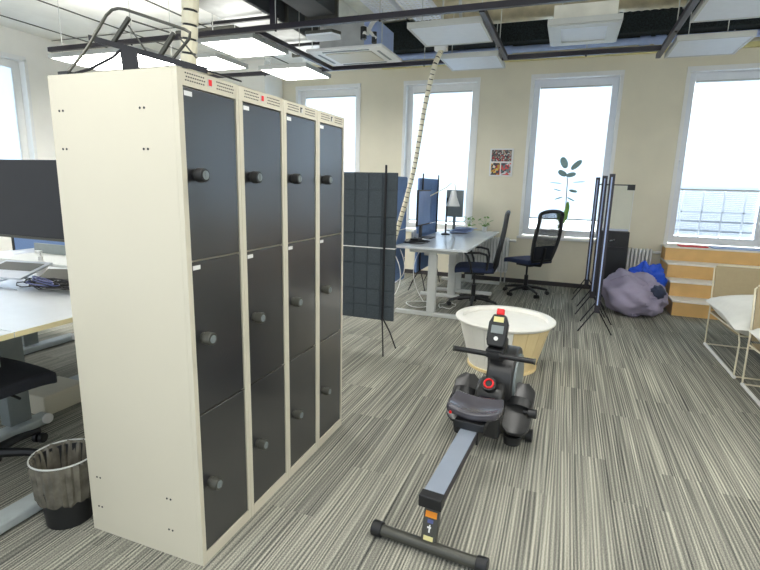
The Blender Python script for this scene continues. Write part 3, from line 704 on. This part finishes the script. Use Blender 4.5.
acoustic_screen('blue felt screen with posts standing between the monitor and the desk lamp', (-.66, 5.0, 0), R(90), .97, feltB, posts=(.08, .9), cols=5)

# ---------------- far desks ----------------
def far_desk(label, y0, y1, legs):
    t = WT('desk', label, 'desk', (-.18, (y0+y1)/2, 0), 'white desks by the windows')
    t.part('desktop', MB().box(-.60, .22, y0, y1, .765, .79), whiteD, bevel=.003)
    t.part('cross_beam', MB().box(-.30, -.24, legs[0]+.06, legs[1]-.06, .68, .75), ltgrey)
    for y in legs:
        g = t.part('leg', MB().box(-.225, -.13, y-.03, y+.03, .045, .70).box(-.215, -.14, y-.025, y+.025, .70, .72), ltgrey, bevel=.004)
        MB().box(-.45, .10, y-.025, y+.025, .72, .765).build('leg_bracket', ltgrey, g, off=t.loc, bevel=.004)
        MB().box(-.60, .30, y-.035, y+.035, .0, .04).build('foot', ltgrey, g, off=t.loc, bevel=.006)
far_desk('white far desk nearest the camera, its end facing the rowing machine', 3.88, 5.22, (4.0, 5.04))
far_desk('white far desk standing against the window wall', 5.24, 6.42, (5.42, 6.25))
t = WT('monitor', 'slim monitor on the far desk between the blue screens', 'monitor', (-.5, 4.95, .79))
t.part('screen_shell', MB().box(-.575, -.55, 4.60, 5.18, .95, 1.40), blackM, bevel=.003)
t.part('display', MB().box(-.5495, -.547, 4.615, 5.165, .97, 1.385), screenB)
t.part('stand_neck', MB().box(-.60, -.576, 4.85, 4.92, .80, 1.2), blackM)
t.part('stand_base', MB().box(-.60, -.42, 4.78, 5.0, .79, .80), blackM, bevel=.003)
t = WT('monitor', 'grey-backed monitor on the farthest desk in front of the window', 'monitor', (-.42, 6.2, .79))
t.part('screen_shell', MB().box(-.56, -.30, 6.12, 6.15, 1.0, 1.40), greyS, bevel=.003)
t.part('stand_neck', MB().box(-.45, -.41, 6.15, 6.18, .80, 1.2), greyS)
t.part('stand_base', MB().box(-.53, -.33, 6.08, 6.25, .79, .80), greyS, bevel=.003)
t = WT('desk_lamp', 'cream articulated desk lamp leaning over the far desk', 'lamp', (-.36, 5.45, .79))
t.part('lamp_base', MB().lathe([(.06, 0), (.06, .015), (.01, .03), (0, .03)], (-.39, 5.45, .79), 20), blackM, smooth=True)
t.part('lamp_post', MB().cyl((-.39, 5.45, .81), (-.39, 5.45, 1.30), .012, n=8), blackM)
t.part('lamp_arm', MB().tube([(-.58, 5.1, 1.30), (-.44, 5.3, 1.40), (-.39, 5.4, 1.44), (-.34, 5.45, 1.50), (-.28, 5.42, 1.47), (-.27, 5.40, 1.40)], .008), spineM, smooth=True)
sh = MB().lathe([(.014, .21), (.035, .2), (.05, .12), (.095, .0), (.089, .0), (.045, .11), (.0, .17)], (-.29, 5.38, 1.19), 24)
t.part('lamp_shade', sh, whiteM, smooth=True)
def small_plant(label, c, n, r, seed, pot=True):
    t = WT('potted_plant', label, 'plant', c)
    t.part('pot', MB().lathe([(.03, 0), (.04, .075), (.036, .075), (.028, .06), (0, .06)], c, 18), potM, smooth=True)
    rr = random.Random(seed); m = MB(); st = MB()
    for i in range(n):
        a = rr.uniform(0, 6.28); h = rr.uniform(.08, .22); d = rr.uniform(.2, 1)*r
        e = Vector(c)+Vector((math.cos(a)*d, math.sin(a)*d, h)); st.tube([Vector(c)+Vector((0, 0, .06)), Vector(c)+Vector((math.cos(a)*d*.4, math.sin(a)*d*.4, h*.8)), e], .002, n=5)
        T = Matrix.Rotation(a, 4, 'Z') @ Matrix.Rotation(rr.uniform(-.5, .6), 4, 'Y')
        m.ell(e, .032, .02, .003, 10, 5, T=T.to_3x3())
    t.part('stem', st, leafL); t.part('foliage', m, leafL, smooth=True)
small_plant('small green plant on the far desk under the window left of the picture', (-.22, 6.25, .79), 12, .12, 2)
small_plant('small green trailing plant at the right end of the farthest desk', (.02, 6.28, .79), 12, .12, 5)
m = MB(); rr = random.Random(8)
for i in range(6):
    T = Matrix.Translation((-.28+.02*i, 5.85+rr.uniform(-.05, .05), .80+.014*i)) @ Matrix.Rotation(rr.uniform(-.3, .3), 4, 'Z') @ Matrix.Rotation(rr.uniform(-.08, .08), 4, 'X')
    m.box(-.13, .13, -.1, .1, -.004, .004, T)
single('paper_stack', m, pipeB, 'untidy pale blue stack of papers on the farthest desk', 'papers')
m = MB()
for i in range(5): m.tube([(-.45+.09*math.cos(q/10*6.28)*(1+.2*i), 4.25+.13*math.sin(q/10*6.28+i), .795+.006*i+.004*math.sin(q)) for q in range(10)], .004, n=5, closed=True)
single('desk_cables', m, blackM, 'loops of black cable lying on the nearer far desk', 'cables', smooth=True)
t = WT('docking_station', 'small black docking unit with plugs beside the cable loops on the far desk', 'docking station', (-.52, 4.42, .79))
t.part('casing', MB().box(-.56, -.46, 4.34, 4.52, .79, .83), blackM, bevel=.004)
t.part('plug', MB().box(-.55, -.53, 4.36, 4.39, .83, .90).box(-.51, -.49, 4.42, 4.45, .83, .88).box(-.55, -.53, 4.47, 4.5, .83, .92), alu)
t = WT('hanging_cables', 'loose pale cables hanging under the far desk to the carpet', 'cables', (-.5, 4.2, 0))
for pts, rr, cl in ((arc((-.62, 3.87, .74), (-.60, 3.90, .20), (.10, -.02, 0), 12), .005, False), (arc((-.55, 3.95, .74), (-.62, 3.9, .35), (.09, .02, -.05), 12), .004, False), (arc((-.45, 4.6, .74), (-.40, 4.5, .03), (-.14, 0, 0), 12), .005, False),
                    ([(-.45+.16*math.cos(q/14*6.28), 4.45+.16*math.sin(q/14*6.28), .012+.008*math.sin(q)) for q in range(14)], .005, True), ([(-.1+.1*math.cos(q/14*6.28), 4.5+.16*math.sin(q/14*6.28), .02+.012*math.sin(q*2)) for q in range(14)], .004, True)):
    t.part('cable', MB().tube(pts, rr, n=6, closed=cl), whiteM, smooth=True)

# picture on the wall
t = WT('wall_picture', 'small white-framed collage of three photographs on the beige wall', 'picture', (.16, YB-.02, 1.62))
t.part('backing', MB().box(-.01, .335, YB-.022, YB-.002, 1.62, 2.03), whiteM, bevel=.002)
def collage(name, base, cols, sc, seed):
    m = bpy.data.materials.new(name); m.use_nodes = True; nt = m.node_tree; b = nt.nodes['Principled BSDF']; b.inputs['Roughness'].default_value = .5
    tc = nt.nodes.new('ShaderNodeTexCoord'); v = nt.nodes.new('ShaderNodeTexVoronoi'); v.inputs['Scale'].default_value = sc; v.inputs['Randomness'].default_value = 1
    mp = nt.nodes.new('ShaderNodeMapping'); mp.inputs['Location'].default_value = (seed, seed*.7, seed*.3)
    nt.links.new(tc.outputs['Object'], mp.inputs[0]); nt.links.new(mp.outputs[0], v.inputs['Vector'])
    sp = nt.nodes.new('ShaderNodeSeparateColor'); nt.links.new(v.outputs['Color'], sp.inputs[0])
    rp = nt.nodes.new('ShaderNodeValToRGB'); rp.color_ramp.interpolation = 'CONSTANT'
    e = rp.color_ramp.elements; e[0].color = (*lin(cols[0]), 1); e[1].color = (*lin(cols[1]), 1); e[0].position = 0; e[1].position = 1/len(cols)
    for i, c in enumerate(cols[2:]): q = e.new((i+2)/len(cols)); q.color = (*lin(c), 1)
    nt.links.new(sp.outputs[0], rp.inputs[0]); nt.links.new(rp.outputs[0], b.inputs['Base Color']); return m
cA = collage('group_photo', 0, [(60, 60, 70), (170, 70, 70), (190, 170, 150), (90, 80, 80), (205, 205, 200), (70, 80, 76), (120, 110, 104)], 60, 1)
cB = collage('warm_photo', 0, [(200, 150, 60), (235, 225, 200), (170, 50, 50), (225, 190, 90), (70, 70, 80)], 26, 4)
cC = collage('crowd_photo', 0, [(70, 80, 90), (215, 215, 215), (190, 70, 70), (120, 130, 130), (220, 90, 90)], 32, 9)
t.part('photograph', MB().box(.015, .31, YB-.024, YB-.0225, 1.84, 2.01), cA, label='wide upper photograph of a group')
t.part('photograph', MB().box(.015, .15, YB-.024, YB-.0225, 1.64, 1.82), cB, label='lower left photograph in warm tones')
t.part('photograph', MB().box(.165, .31, YB-.024, YB-.0225, 1.64, 1.82), cC, label='lower right photograph')

# radiators
def radiator(label, x0, x1, z0, z1):
    t = WT('radiator', label, 'radiator', ((x0+x1)/2, YB-.08, z0), 'white column radiators')
    m = MB(); n = int((x1-x0)/.045)
    for i in range(n): xx = x0+(i+.5)*(x1-x0)/n; m.box(xx-.014, xx+.014, YB-.13, YB-.04, z0, z1)
    t.part('fins', m, whiteM, bevel=.006)
    t.part('back_plate', MB().box(x0, x1, YB-.06, YB-.041, z0+.02, z1-.02), ltgrey)
    t.part('header_pipe', MB().cyl((x0, YB-.085, z0+.04), (x1, YB-.085, z0+.04), .02, n=10).cyl((x0, YB-.085, z1-.04), (x1, YB-.085, z1-.04), .02, n=10), ltgrey, smooth=True)
    t.part('valve', MB().cyl((x1, YB-.085, z1-.04), (x1+.05, YB-.085, z1-.04), .018, n=12).cyl((x1+.05, YB-.085, z1-.04), (x1+.1, YB-.085, z1-.04), .022, n=12), whiteM, smooth=True)
    t.part('wall_bracket', MB().box(x0+.05, x0+.08, YB-.04, YB-.003, z0, z1).box(x1-.08, x1-.05, YB-.04, YB-.003, z0, z1), ltgrey)
    t.part('supply_pipe', MB().cyl((x1-.03, YB-.085, 0.0), (x1-.03, YB-.085, z0+.04), .01, n=8).cyl((x1-.09, YB-.085, 0.0), (x1-.09, YB-.085, z0+.04), .01, n=8), ltgrey)
radiator('white radiator between the far desk and the mesh-backed chair', -.55, .38, .16, .70)
radiator('white radiator behind the blue bag beside the wooden steps', 1.60, 2.34, .16, .66)

# rubber plant on sill
c = (1.12, YB+.02, Z0-.001)
t = WT('rubber_plant', 'tall sparse rubber plant in a white pot on the window sill', 'plant', c)
t.part('pot', MB().lathe([(.04, 0), (.058, .12), (.054, .12), (.045, .1), (0, .1)], c, 24), potM, smooth=True)
t.part('stem', MB().tube([(1.12, YB+.02, .83), (1.14, YB-.0, 1.2), (1.13, YB-.01, 1.55), (1.12, YB, 1.62)], .008).tube([(1.13, YB, .84), (1.10, YB-.01, 1.0), (1.08, YB-.02, 1.12)], .005), stemM, smooth=True)
for (px, pz, L_, wd, ang, tilt) in [(1.06, 1.83, .10, .05, 115, 0), (1.23, 1.80, .11, .04, 45, 0), (1.05, 1.68, .08, .04, 150, 0), (1.17, 1.66, .08, .035, 15, 10), (1.29, 1.56, .10, .008, 4, 0), (.97, 1.54, .10, .008, -4, 0), (1.22, 1.43, .07, .022, -10, 0), (1.00, 1.44, .07, .009, -14, 0), (1.20, 1.31, .07, .012, -25, 0), (1.03, 1.32, .07, .010, 20, 0)]:
    T = Matrix.Rotation(R(-ang), 4, 'Y').to_3x3()
    t.part('leaf', MB().ell((px, YB-.01, pz), L_, .006+.01*(wd < .015), wd, 16, 8, fn=lambda d: 1-.15*abs(d.x)**3, T=T), leafM, smooth=True)
for (px, pz, L_, wd, ang) in [(1.15, 1.10, .14, .035, 78), (1.06, 1.05, .10, .03, 105), (1.12, .98, .12, .03, 60), (1.17, 1.20, .08, .025, 95)]:
    T = Matrix.Rotation(R(-ang), 4, 'Y').to_3x3()
    t.part('leaf', MB().ell((px, YB-.02, pz), L_, .012, wd, 16, 8, T=T), leafL, smooth=True, label='bright green lower leaf')

# ---------------- rolling panels ----------------
def thin_screen(label, x, y, w):
    t = thing('presentation_screen', label, 'presentation board', (x, y, 0), -math.atan2(x-1.18, y+1.30), 'boards on splayed legs, stacked edge-on')
    MB().box(-.006, .006, .02, w-.02, .27, 1.58).build('board', panelM, t)
    MB().box(-.026, .026, 0, .02, .22, 1.61).box(-.013, .013, w-.02, w, .22, 1.61).box(-.013, .013, .02, w-.02, 1.58, 1.61).box(-.013, .013, .02, w-.02, .24, .27).build('edge_frame', railM, t)
    MB().box(-.009, .004, -.004, 0, .3, 1.58).build('edge_strip', pipeB, t)
    for yy in (.01, w-.01):
        for s in (-1, 1): MB().tube([(0, yy, .27), (s*.16, yy-.02, .008)], .007, n=6).build('leg', blackS, t)
thin_screen('nearest of the three thin boards standing edge-on left of the beanbag', 1.55, 4.06, .45)
thin_screen('middle of the three thin boards standing edge-on left of the beanbag', 1.53, 4.80, .45)
thin_screen('farthest of the three thin boards standing edge-on, by the plant window', 1.495, 5.6, .45)
# black cabinet with acrylic panel
t = WT('black_cabinet', 'narrow tall black cabinet behind the thin boards', 'cabinet', (1.82, 6.2, 0))
t.part('body', MB().box(1.60, 1.98, 6.05, 6.35, 0, .91), blackM, bevel=.008)
t.part('front_slot', MB().box(1.64, 1.94, 6.044, 6.05, .66, .70), blackS)
t.part('handle', MB().tube([(1.74, 6.03, .78), (1.80, 6.02, .80)], .008), alu)
t = WT('acrylic_panel', 'clear acrylic panel with black top corner above the black cabinet', 'panel', (1.8, 6.2, .91))
t.part('sheet', MB().box(1.70, 1.985, 6.2, 6.206, .93, 1.52), paneM)
t.part('side_edge', MB().box(1.980, 1.987, 6.197, 6.209, .93, 1.52), whiteM)
t.part('top_bar', MB().box(1.55, 1.98, 6.19, 6.215, 1.52, 1.535).box(1.90, 1.99, 6.18, 6.225, 1.46, 1.535), blackM)
t.part('foot_rail', MB().box(1.64, 1.97, 6.18, 6.225, .911, .935), alu)

# ---------------- beanbag and blue bag ----------------
t = WT('beanbag', 'slumped mauve grey beanbag beside the wooden steps', 'beanbag', (2.0, 5.15, 0))
def bean(d):
    k = 1+.05*math.sin(d.x*7+d.z*5)+.03*math.sin(d.y*11+d.x*4)+.02*math.sin(d.z*13+d.x*9)
    if d.z < -.55: k *= 1-.35*(-.55-d.z)
    return k
m = MB().ell((2.0, 5.17, .225), .36, .36, .275, 90, 56, fn=bean)
for p in m.v:
    if p.z < .0: p.z = 0.0
    q = (p.x-1.99)/.36
    if q > 0: p.z *= 1-.12*q*q
    else: p.z *= 1-.16*q
# soft folds running across the cloth, gathered toward the right front
from mathutils import noise
for p in m.v:
    if p.z > .03:
        d = Vector((p.x-2.22, p.y-4.95, p.z-.33)); q = d.normalized()
        s = -abs(noise.noise(Vector((q.x*3.0, q.y*3.0, q.z*3.0))+Vector((1.3, 0, 0))))**.7*.055+.008*noise.noise(Vector((p.x*7, p.y*7, p.z*9)))
        n_ = (p-Vector((1.99, 5.17, .15))).normalized()
        p += n_*(s+.012)
t.part('body', m, beanM, smooth=True)
m = MB().ell((2.22, 4.95, .33), .085, .07, .075, 24, 14, fn=lambda d: 1+.10*math.sin(d.x*9+d.z*6)+.06*math.sin(d.y*13))
t.part('folded_patch', m, navyM, smooth=True)
t.part('seam_piping', MB().tube([(1.72+.05*i, 4.98-.10*math.sin(i*.35), .34+.17*math.sin(.45+i*.28)) for i in range(9)], .006), beanM, smooth=True)
t = WT('blue_bag', 'crumpled royal blue cloth bag slumped behind the mauve beanbag', 'bag', (2.19, 5.68, 0))
m = MB().ell((2.19, 5.69, .285), .215, .15, .285, 48, 36, fn=lambda d: 1+.10*math.sin(d.x*8+d.z*4)+.07*math.sin(d.z*11+d.y*7)+.04*math.sin(d.x*17-d.z*9))
for p in m.v: p.z = max(p.z, 0.0)
t.part('body', m, blueB, smooth=True)
t.part('strap', MB().tube(arc((2.04, 5.60, .42), (2.14, 5.565, .46), (-.02, -.02, -.03)), .010), navyM, smooth=True)
# ---------------- stepped wooden seating ----------------
t = WT('wooden_steps', 'pale wooden stepped seating with white treads under the right window', 'steps', (3.5, 5.9, 0))
for i in range(4):
    y = 5.3+.3*i; h = .185*(i+1)
    ye = YB-.055 if i == 3 else y+.3
    t.part('riser', MB().box(2.455, 4.9, y+.012, ye, .185*i+(0 if i == 0 else .0005), h-.022) if i == 3 else MB().box(2.455, 4.9, y+.012, YB-.06, .185*i, h-.022), woodM)
    t.part('tread', MB().box(2.445, 4.91, y, YB-.056, h-.0215, h-.0005), treadM, bevel=.003)
m = MB(); 
single('magazine', MB().box(2.62, 2.95, 6.25, 6.45, .7405, .752), redM, 'thin red and purple magazine lying on the top wooden step', 'magazine')
single('papers', MB().box(3.0, 3.6, 6.22, 6.46, .7405, .755), pipeB, 'pale blue papers lying on the top wooden step', 'papers')

# ---------------- sling sofas ----------------
def sofa(label, x0, yb, n):
    t = WT('sling_sofa', label, 'sofa', (x0+.8, yb-.45, 0), 'cream tube sofas with beige slings')
    x1 = x0+1.5; yf = yb-.92; z = .78; rr = .007
    t.part('back_frame', MB().tube([(x0, yb, .01), (x0-.0, yb+.02, .42), (x0, yb+.08, z-.03), (x0+.03, yb+.09, z), (x1-.03, yb+.09, z), (x1, yb+.08, z-.03), (x1, yb+.02, .42), (x1, yb, .01)], rr), frameM, smooth=True)
    for xx in (x0, x1):
        t.part('side_frame', MB().tube([(xx, yf, .015), (xx, yf, .30), (xx, yf+.05, .36), (xx, yb+.02, .33)], rr), frameM, smooth=True)
        t.part('floor_runner', MB().tube([(xx, yb, .015), (xx, yf-.02, .015)], .014), whiteM, smooth=True)
    for y_, z_ in ((yb, .015), (yf, .015), (yf+.03, .345)): t.part('cross_bar', MB().tube([(x0, y_, z_), (x1, y_, z_)], rr), frameM, smooth=True)
    t.part('back_sling', MB().surf(lambda u, v: (x0+.012+(x1-x0-.024)*u, yb+.02+.07*v, .36+(z-.37)*v), 6, 4, .012, (0, -1, .1)), canvasM)
    t.part('seat_sling', MB().surf(lambda u, v: (x0+.012+(x1-x0-.024)*u, yb+.0-.86*v, .335-.02*math.sin(v*3.14)), 6, 6, .012, (0, 0, 1)), canvasM)
    return t
def cushion(label, c, sx, sy, sz, rz, rx):
    T = (Matrix.Rotation(rz, 4, 'Z') @ Matrix.Rotation(rx, 4, 'X')).to_3x3()
    m = MB(); n = 20; vs = []; 
    for s in (1, -1):
        for i in range(n+1):
            for jj in range(n+1):
                u = i/n*2-1; v = jj/n*2-1
                h = ((1-abs(u)**2.6)*(1-abs(v)**2.6))**.55
                k = 1-.07*(1-abs(u))*(abs(v)**4); k2 = 1-.07*(1-abs(v))*(abs(u)**4)
                vs.append(Vector(c)+T @ Vector((u*sx*k2, v*sy*k, s*sz*(h+.015*math.sin(u*5+v*3)*h))))
    w = n+1; fs = []
    for s in range(2):
        o = s*w*w
        for i in range(n):
            for jj in range(n): fs.append((o+i*w+jj, o+i*w+jj+1, o+(i+1)*w+jj+1, o+(i+1)*w+jj))
    m.add(vs, fs)
    return single('cushion', m, pillowM, label, 'cushion', 'white cushions on the sling sofas', smooth=True)
sofa('beige sling sofa on cream tube frame, farther one beside the wooden steps', 2.545, 4.12, 0)
cushion('plump white cushion on the farther sling sofa', (2.96, 3.60, .44), .49, .50, .15, 0, R(2))
sofa('beige sling sofa on cream tube frame, nearer one cut by the right picture edge', 2.56, 3.04, 1)
cushion('plump white cushion on the nearer sling sofa at the right picture edge', (3.0, 2.50, .44), .49, .50, .15, 0, R(2))

# ---------------- round tub table ----------------
cx, cy, tz = .775, 2.74, .41
t = WT('tub_table', 'big round white-rimmed wooden tub behind the rowing machine', 'tub', (cx, cy, 0))
n = 20; m = MB(); inner = MB()
rt, rb = .370, .27
for i in range(n):
    a0 = 2*math.pi*i/n; a1 = 2*math.pi*(i+1)/n-.012
    def pt(a, r, z): return Vector((cx+r*math.cos(a), cy+r*math.sin(a), z))
    sub = 3; vs = []
    for q in range(sub+1):
        a = a0+(a1-a0)*q/sub
        vs += [pt(a, rb, .015), pt(a, rt, tz-.02), pt(a, rt-.02, tz-.02), pt(a, rb-.02, .015)]
    fs = []
    for q in range(sub):
        for e in range(4): fs.append((q*4+e, q*4+(e+1) % 4, (q+1)*4+(e+1) % 4, (q+1)*4+e))
    fs += [(0, 1, 2, 3), tuple(sub*4+e for e in (3, 2, 1, 0))]
    m.m = 0 if (0 <= a0 < 1.2 or a0 > 4.75) else 1  # staves paler on the left side, wood tone on the right
    m.add(vs, fs)
t.part('staves', m, [tubW, tubM])
t.part('rim', MB().lathe([(rt-.02, tz-.025), (rt+.012, tz-.03), (rt+.03, tz-.012), (rt+.03, tz-.002), (rt+.02, tz+.004), (rt-.03, tz+.004), (rt-.034, tz-.012), (rt-.038, tz-.04)], (cx, cy, 0), 64), tubM, smooth=True)
t.part('table_top', MB().lathe([(0, tz-.05), (rt-.035, tz-.05), (rt-.035, tz-.03), (0, tz-.03)], (cx, cy, 0), 64), whiteM, label='flat white top inside the rim')
t.part('base_ring', MB().lathe([(rb-.03, 0), (rb+.012, 0), (rb+.012, .02), (rb-.03, .02)], (cx, cy, 0), 64), tubW, smooth=True)

# ---------------- rowing machine ----------------
ang = math.atan2(.094, 1.08)    # axis leans slightly right
RO = Vector((.777, .40, 0))
t = thing('rowing_machine', 'black and silver rowing machine standing in front of the round tub', 'rowing machine', RO, -ang)
def rp(name, mb, m, parent=None, **k):
    lab = k.pop('label', None); o = mb.build(name, m, parent or t, **k)
    if lab: o['label'] = lab
    return o
# rear foot (x across, y forward)
rf = rp('rear_foot', MB().cyl((-.20, .0, .032), (.20, .0, .032), .024, n=20), darkS, smooth=True)
for s in (-1, 1): rp('foot_cap', MB().cyl((s*.20, 0, .032), (s*.245, 0, .032), .032, n=20), blackM, rf, smooth=True, bevel=.004)
br = rp('rear_bracket', MB().prism([(-.006, .03), (.02, .03), (.075, .195), (.045, .20)], 'X', -.032, .032), darkS, bevel=.003)
# stickers on the bracket face (faces -y)
def onface(x0, x1, s0, s1):
    a = Vector((0, -.0075, .03)); b = Vector((0, .0435, .20)); d = b-a; nn = Vector((0, -.958, .287))*.0012
    return MB().add([Vector((x, 0, 0))+a+d*s+nn*k for k in (0, 1) for s in (s0, s1) for x in (x0, x1)], [(0, 1, 3, 2), (4, 6, 7, 5), (0, 4, 5, 1), (2, 3, 7, 6), (0, 2, 6, 4), (1, 5, 7, 3)])
rp('sticker', onface(-.024, .024, .66, .80), orangeM, br, label='orange warning sticker')
rp('sticker', onface(-.020, .020, .12, .25), yellowM, br, label='pale yellow sticker')
rp('sticker', onface(-.012, .012, .54, .62), blueBin, br, label='small blue sticker')
w_ = onface(-.010, .006, .42, .46); w2 = onface(-.003, .003, .33, .50); w_.add(w2.v, w2.f); rp('sticker', w_, whiteM, br, label='white pictogram')
# rail: rises slightly toward the front
def rz(y): return .185+.075*(y-.03)
def rail_prism(y0, y1, hw, up, dn):
    vs = []
    for y in (y0, y1):
        for x, z in ((-hw, -dn), (hw, -dn), (hw, up), (-hw, up)): vs.append(Vector((x, y, rz(y)+z)))
    return MB().add(vs, [(0, 1, 2, 3), (7, 6, 5, 4), (0, 4, 5, 1), (1, 5, 6, 2), (2, 6, 7, 3), (3, 7, 4, 0)])
ra = rp('rail', rail_prism(.03, 1.30, .043, .055, -.015), railM, bevel=.003)
rp('rail_cover', rail_prism(.05, .60, .041, .0595, -.0555), railTop, ra, label='polished silver rail top')
rp('rail_cap', rail_prism(.0, .045, .048, .064, -.015), blackM, ra, bevel=.003)
# seat
def seat_r(u, v):
    x = (u-.5)*.275; y = .65+(v-.5)*.20
    z = .335+.022*abs(2*u-1)**1.8-.012*math.cos((v-.5)*3.1)+.02*max(0, (v-.6))
    y += .02*(1-(2*u-1)**2)*(1 if v > .5 else -1)*0
    x *= 1-.10*(2*v-1)**2; y = .65+(y-.65)*(1-.12*(2*u-1)**2)+.03*(1-(2*u-1)**2)*(1 if v < .5 else .2)*0
    return (x, y, z+.04)
se = rp('seat', MB().surf(seat_r, 18, 12, -.045, (0, 0, 1)), rowS, smooth=True, bevel=.014)
rp('seat_carriage', MB().box(-.075, .075, .54, .72, .285, .325).box(-.05, -.0385, .54, .72, .215, .285).box(.0385, .05, .54, .72, .215, .285), blackM, se, bevel=.004)
rp('seat_mark', MB().cyl((-.10, .575, .352), (-.10, .552, .352), .007, n=10), redM, se)
# footplates
for s in (-1, 1):
    T = Matrix.Translation((s*.160, 1.04, .215)) @ Matrix.Rotation(R(40), 4, 'X')
    def fp(u, v, T=T):
        x = (u-.5)*.15*(1.0 if v < .6 else 1); y = (v-.5)*.32
        rr_ = 1-.75*max(0, (v-.8)/.2)**2 if v > .8 else (1-.5*max(0, (.15-v)/.15)**2)
        return tuple(T @ Vector((x*max(.35, rr_), y, .012*(2*u-1)**2)))
    pl = rp('footplate', MB().surf(fp, 8, 18, .03, (0, -.62, .78)), rowP, smooth=True, bevel=.006)
    T2 = T @ Matrix.Translation((0, .02, .03))
    rp('foot_strap', MB().surf(lambda u, v: tuple(T2 @ Vector(((u-.5)*.14, (v-.5)*.05, .045*math.sin(u*3.14)**.6))), 12, 2, .006, (0, -.6, .8)), blackM, pl, smooth=True)
    rp('heel_cup', MB().lathe([(.045, 0), (.052, .05), (.048, .05), (.04, .01), (0, .01)], (s*.145, .96, .05), 20), blackM, pl, smooth=True)
# front foot and wheels
ff = rp('front_foot', MB().cyl((-.2, 1.12, .035), (.2, 1.12, .035), .026, n=16), darkS, smooth=True)
for s in (-1, 1): rp('transport_wheel', MB().cyl((s*.2, 1.12, .038), (s*.235, 1.12, .038), .038, n=20), blackM, ff, smooth=True)
# housing, mast
hs = rp('housing', MB().prism([(.92, .06), (.90, .24), (.94, .34), (1.02, .375), (1.14, .35), (1.28, .26), (1.30, .06)], 'X', -.078, .078), rowP, bevel=.02, smooth=True)
em = rp('emblem', MB().cyl((0, .975, .345), (0, .930, .385), .040, n=28), blackM, hs, smooth=True)
rp('emblem_ring', MB().tube([Vector((.024*math.cos(q/24*6.283), 0, 0))+Vector((0, .929, .386))+Vector((0, .664, .747))*.024*math.sin(q/24*6.283) for q in range(24)], .006, closed=True, n=6), redM, em, smooth=True, label='red ring emblem')
fw = rp('flywheel', MB().cyl((-.04, 1.20, .34), (.11, 1.20, .34), .19, n=36), rowP, smooth=True, bevel=.012)
rp('flywheel_disc', MB().cyl((.11, 1.20, .34), (.122, 1.20, .34), .15, n=36), greyS, fw, smooth=True)
ms = rp('mast', MB().prism([(1.10, .34), (1.06, .52), (1.08, .60), (1.16, .60), (1.20, .34)], 'X', -.05, .05), rowP, bevel=.012, smooth=True)
rp('resistance_knob', MB().cyl((.19, .99, .235), (.215, .99, .235), .012, n=12).cyl((.215, .99, .235), (.262, .99, .235), .026, n=16), blackM, smooth=True, bevel=.003)
rp('side_hook', MB().tube([(-.20, 1.03, .22), (-.228, 1.0, .24), (-.235, .98, .21), (-.21, .96, .18)], .008), blackM, smooth=True)
# handle
hd = rp('handle_bar', MB().cyl((-.222, .99, .535), (.222, .99, .535), .015, n=16), blackM, smooth=True)
rp('handle_clip', MB().box(-.045, .045, .995, 1.05, .515, .56).box(-.035, .035, .97, 1.0, .52, .55), blackM, hd, bevel=.004)
for s in (-1, 1): rp('handle_end', MB().cyl((s*.222, .99, .535), (s*.230, .99, .535), .017, n=16), darkS, hd, smooth=True)
# console
T = Matrix.Translation((0, 1.07, .645)) @ Matrix.Rotation(R(-24), 4, 'X')
def cons(T):
    pr_ = [(-.045, -.085), (.045, -.085), (.055, -.05), (.055, .05), (.035, .10), (-.035, .10), (-.055, .05), (-.055, -.05)]
    n = len(pr_); vs = [T @ Vector((x, y_, z)) for y_ in (-.022, .025) for x, z in pr_]
    return MB().add(vs, [tuple(range(n))[::-1], tuple(range(n, 2*n))]+[(i, (i+1) % n, n+(i+1) % n, n+i) for i in range(n)])
co = rp('console', cons(T), blackM, bevel=.008, smooth=True)
rp('display', MB().box(-.034, .034, -.026, -.021, -.01, .035, T), greyS, co, label='small grey display')
rp('console_button', MB().cyl(T @ Vector((0, -.028, -.040)), T @ Vector((0, -.02, -.040)), .012, n=16), whiteM, co, label='round white button')
rp('console_label', MB().box(-.028, .028, -.0265, -.0215, .055, .085, T), yellowM, co)
rp('stop_button', MB().box(-.02, .02, -.02, .02, .10, .135, T), redM, co, bevel=.004, label='red square button')
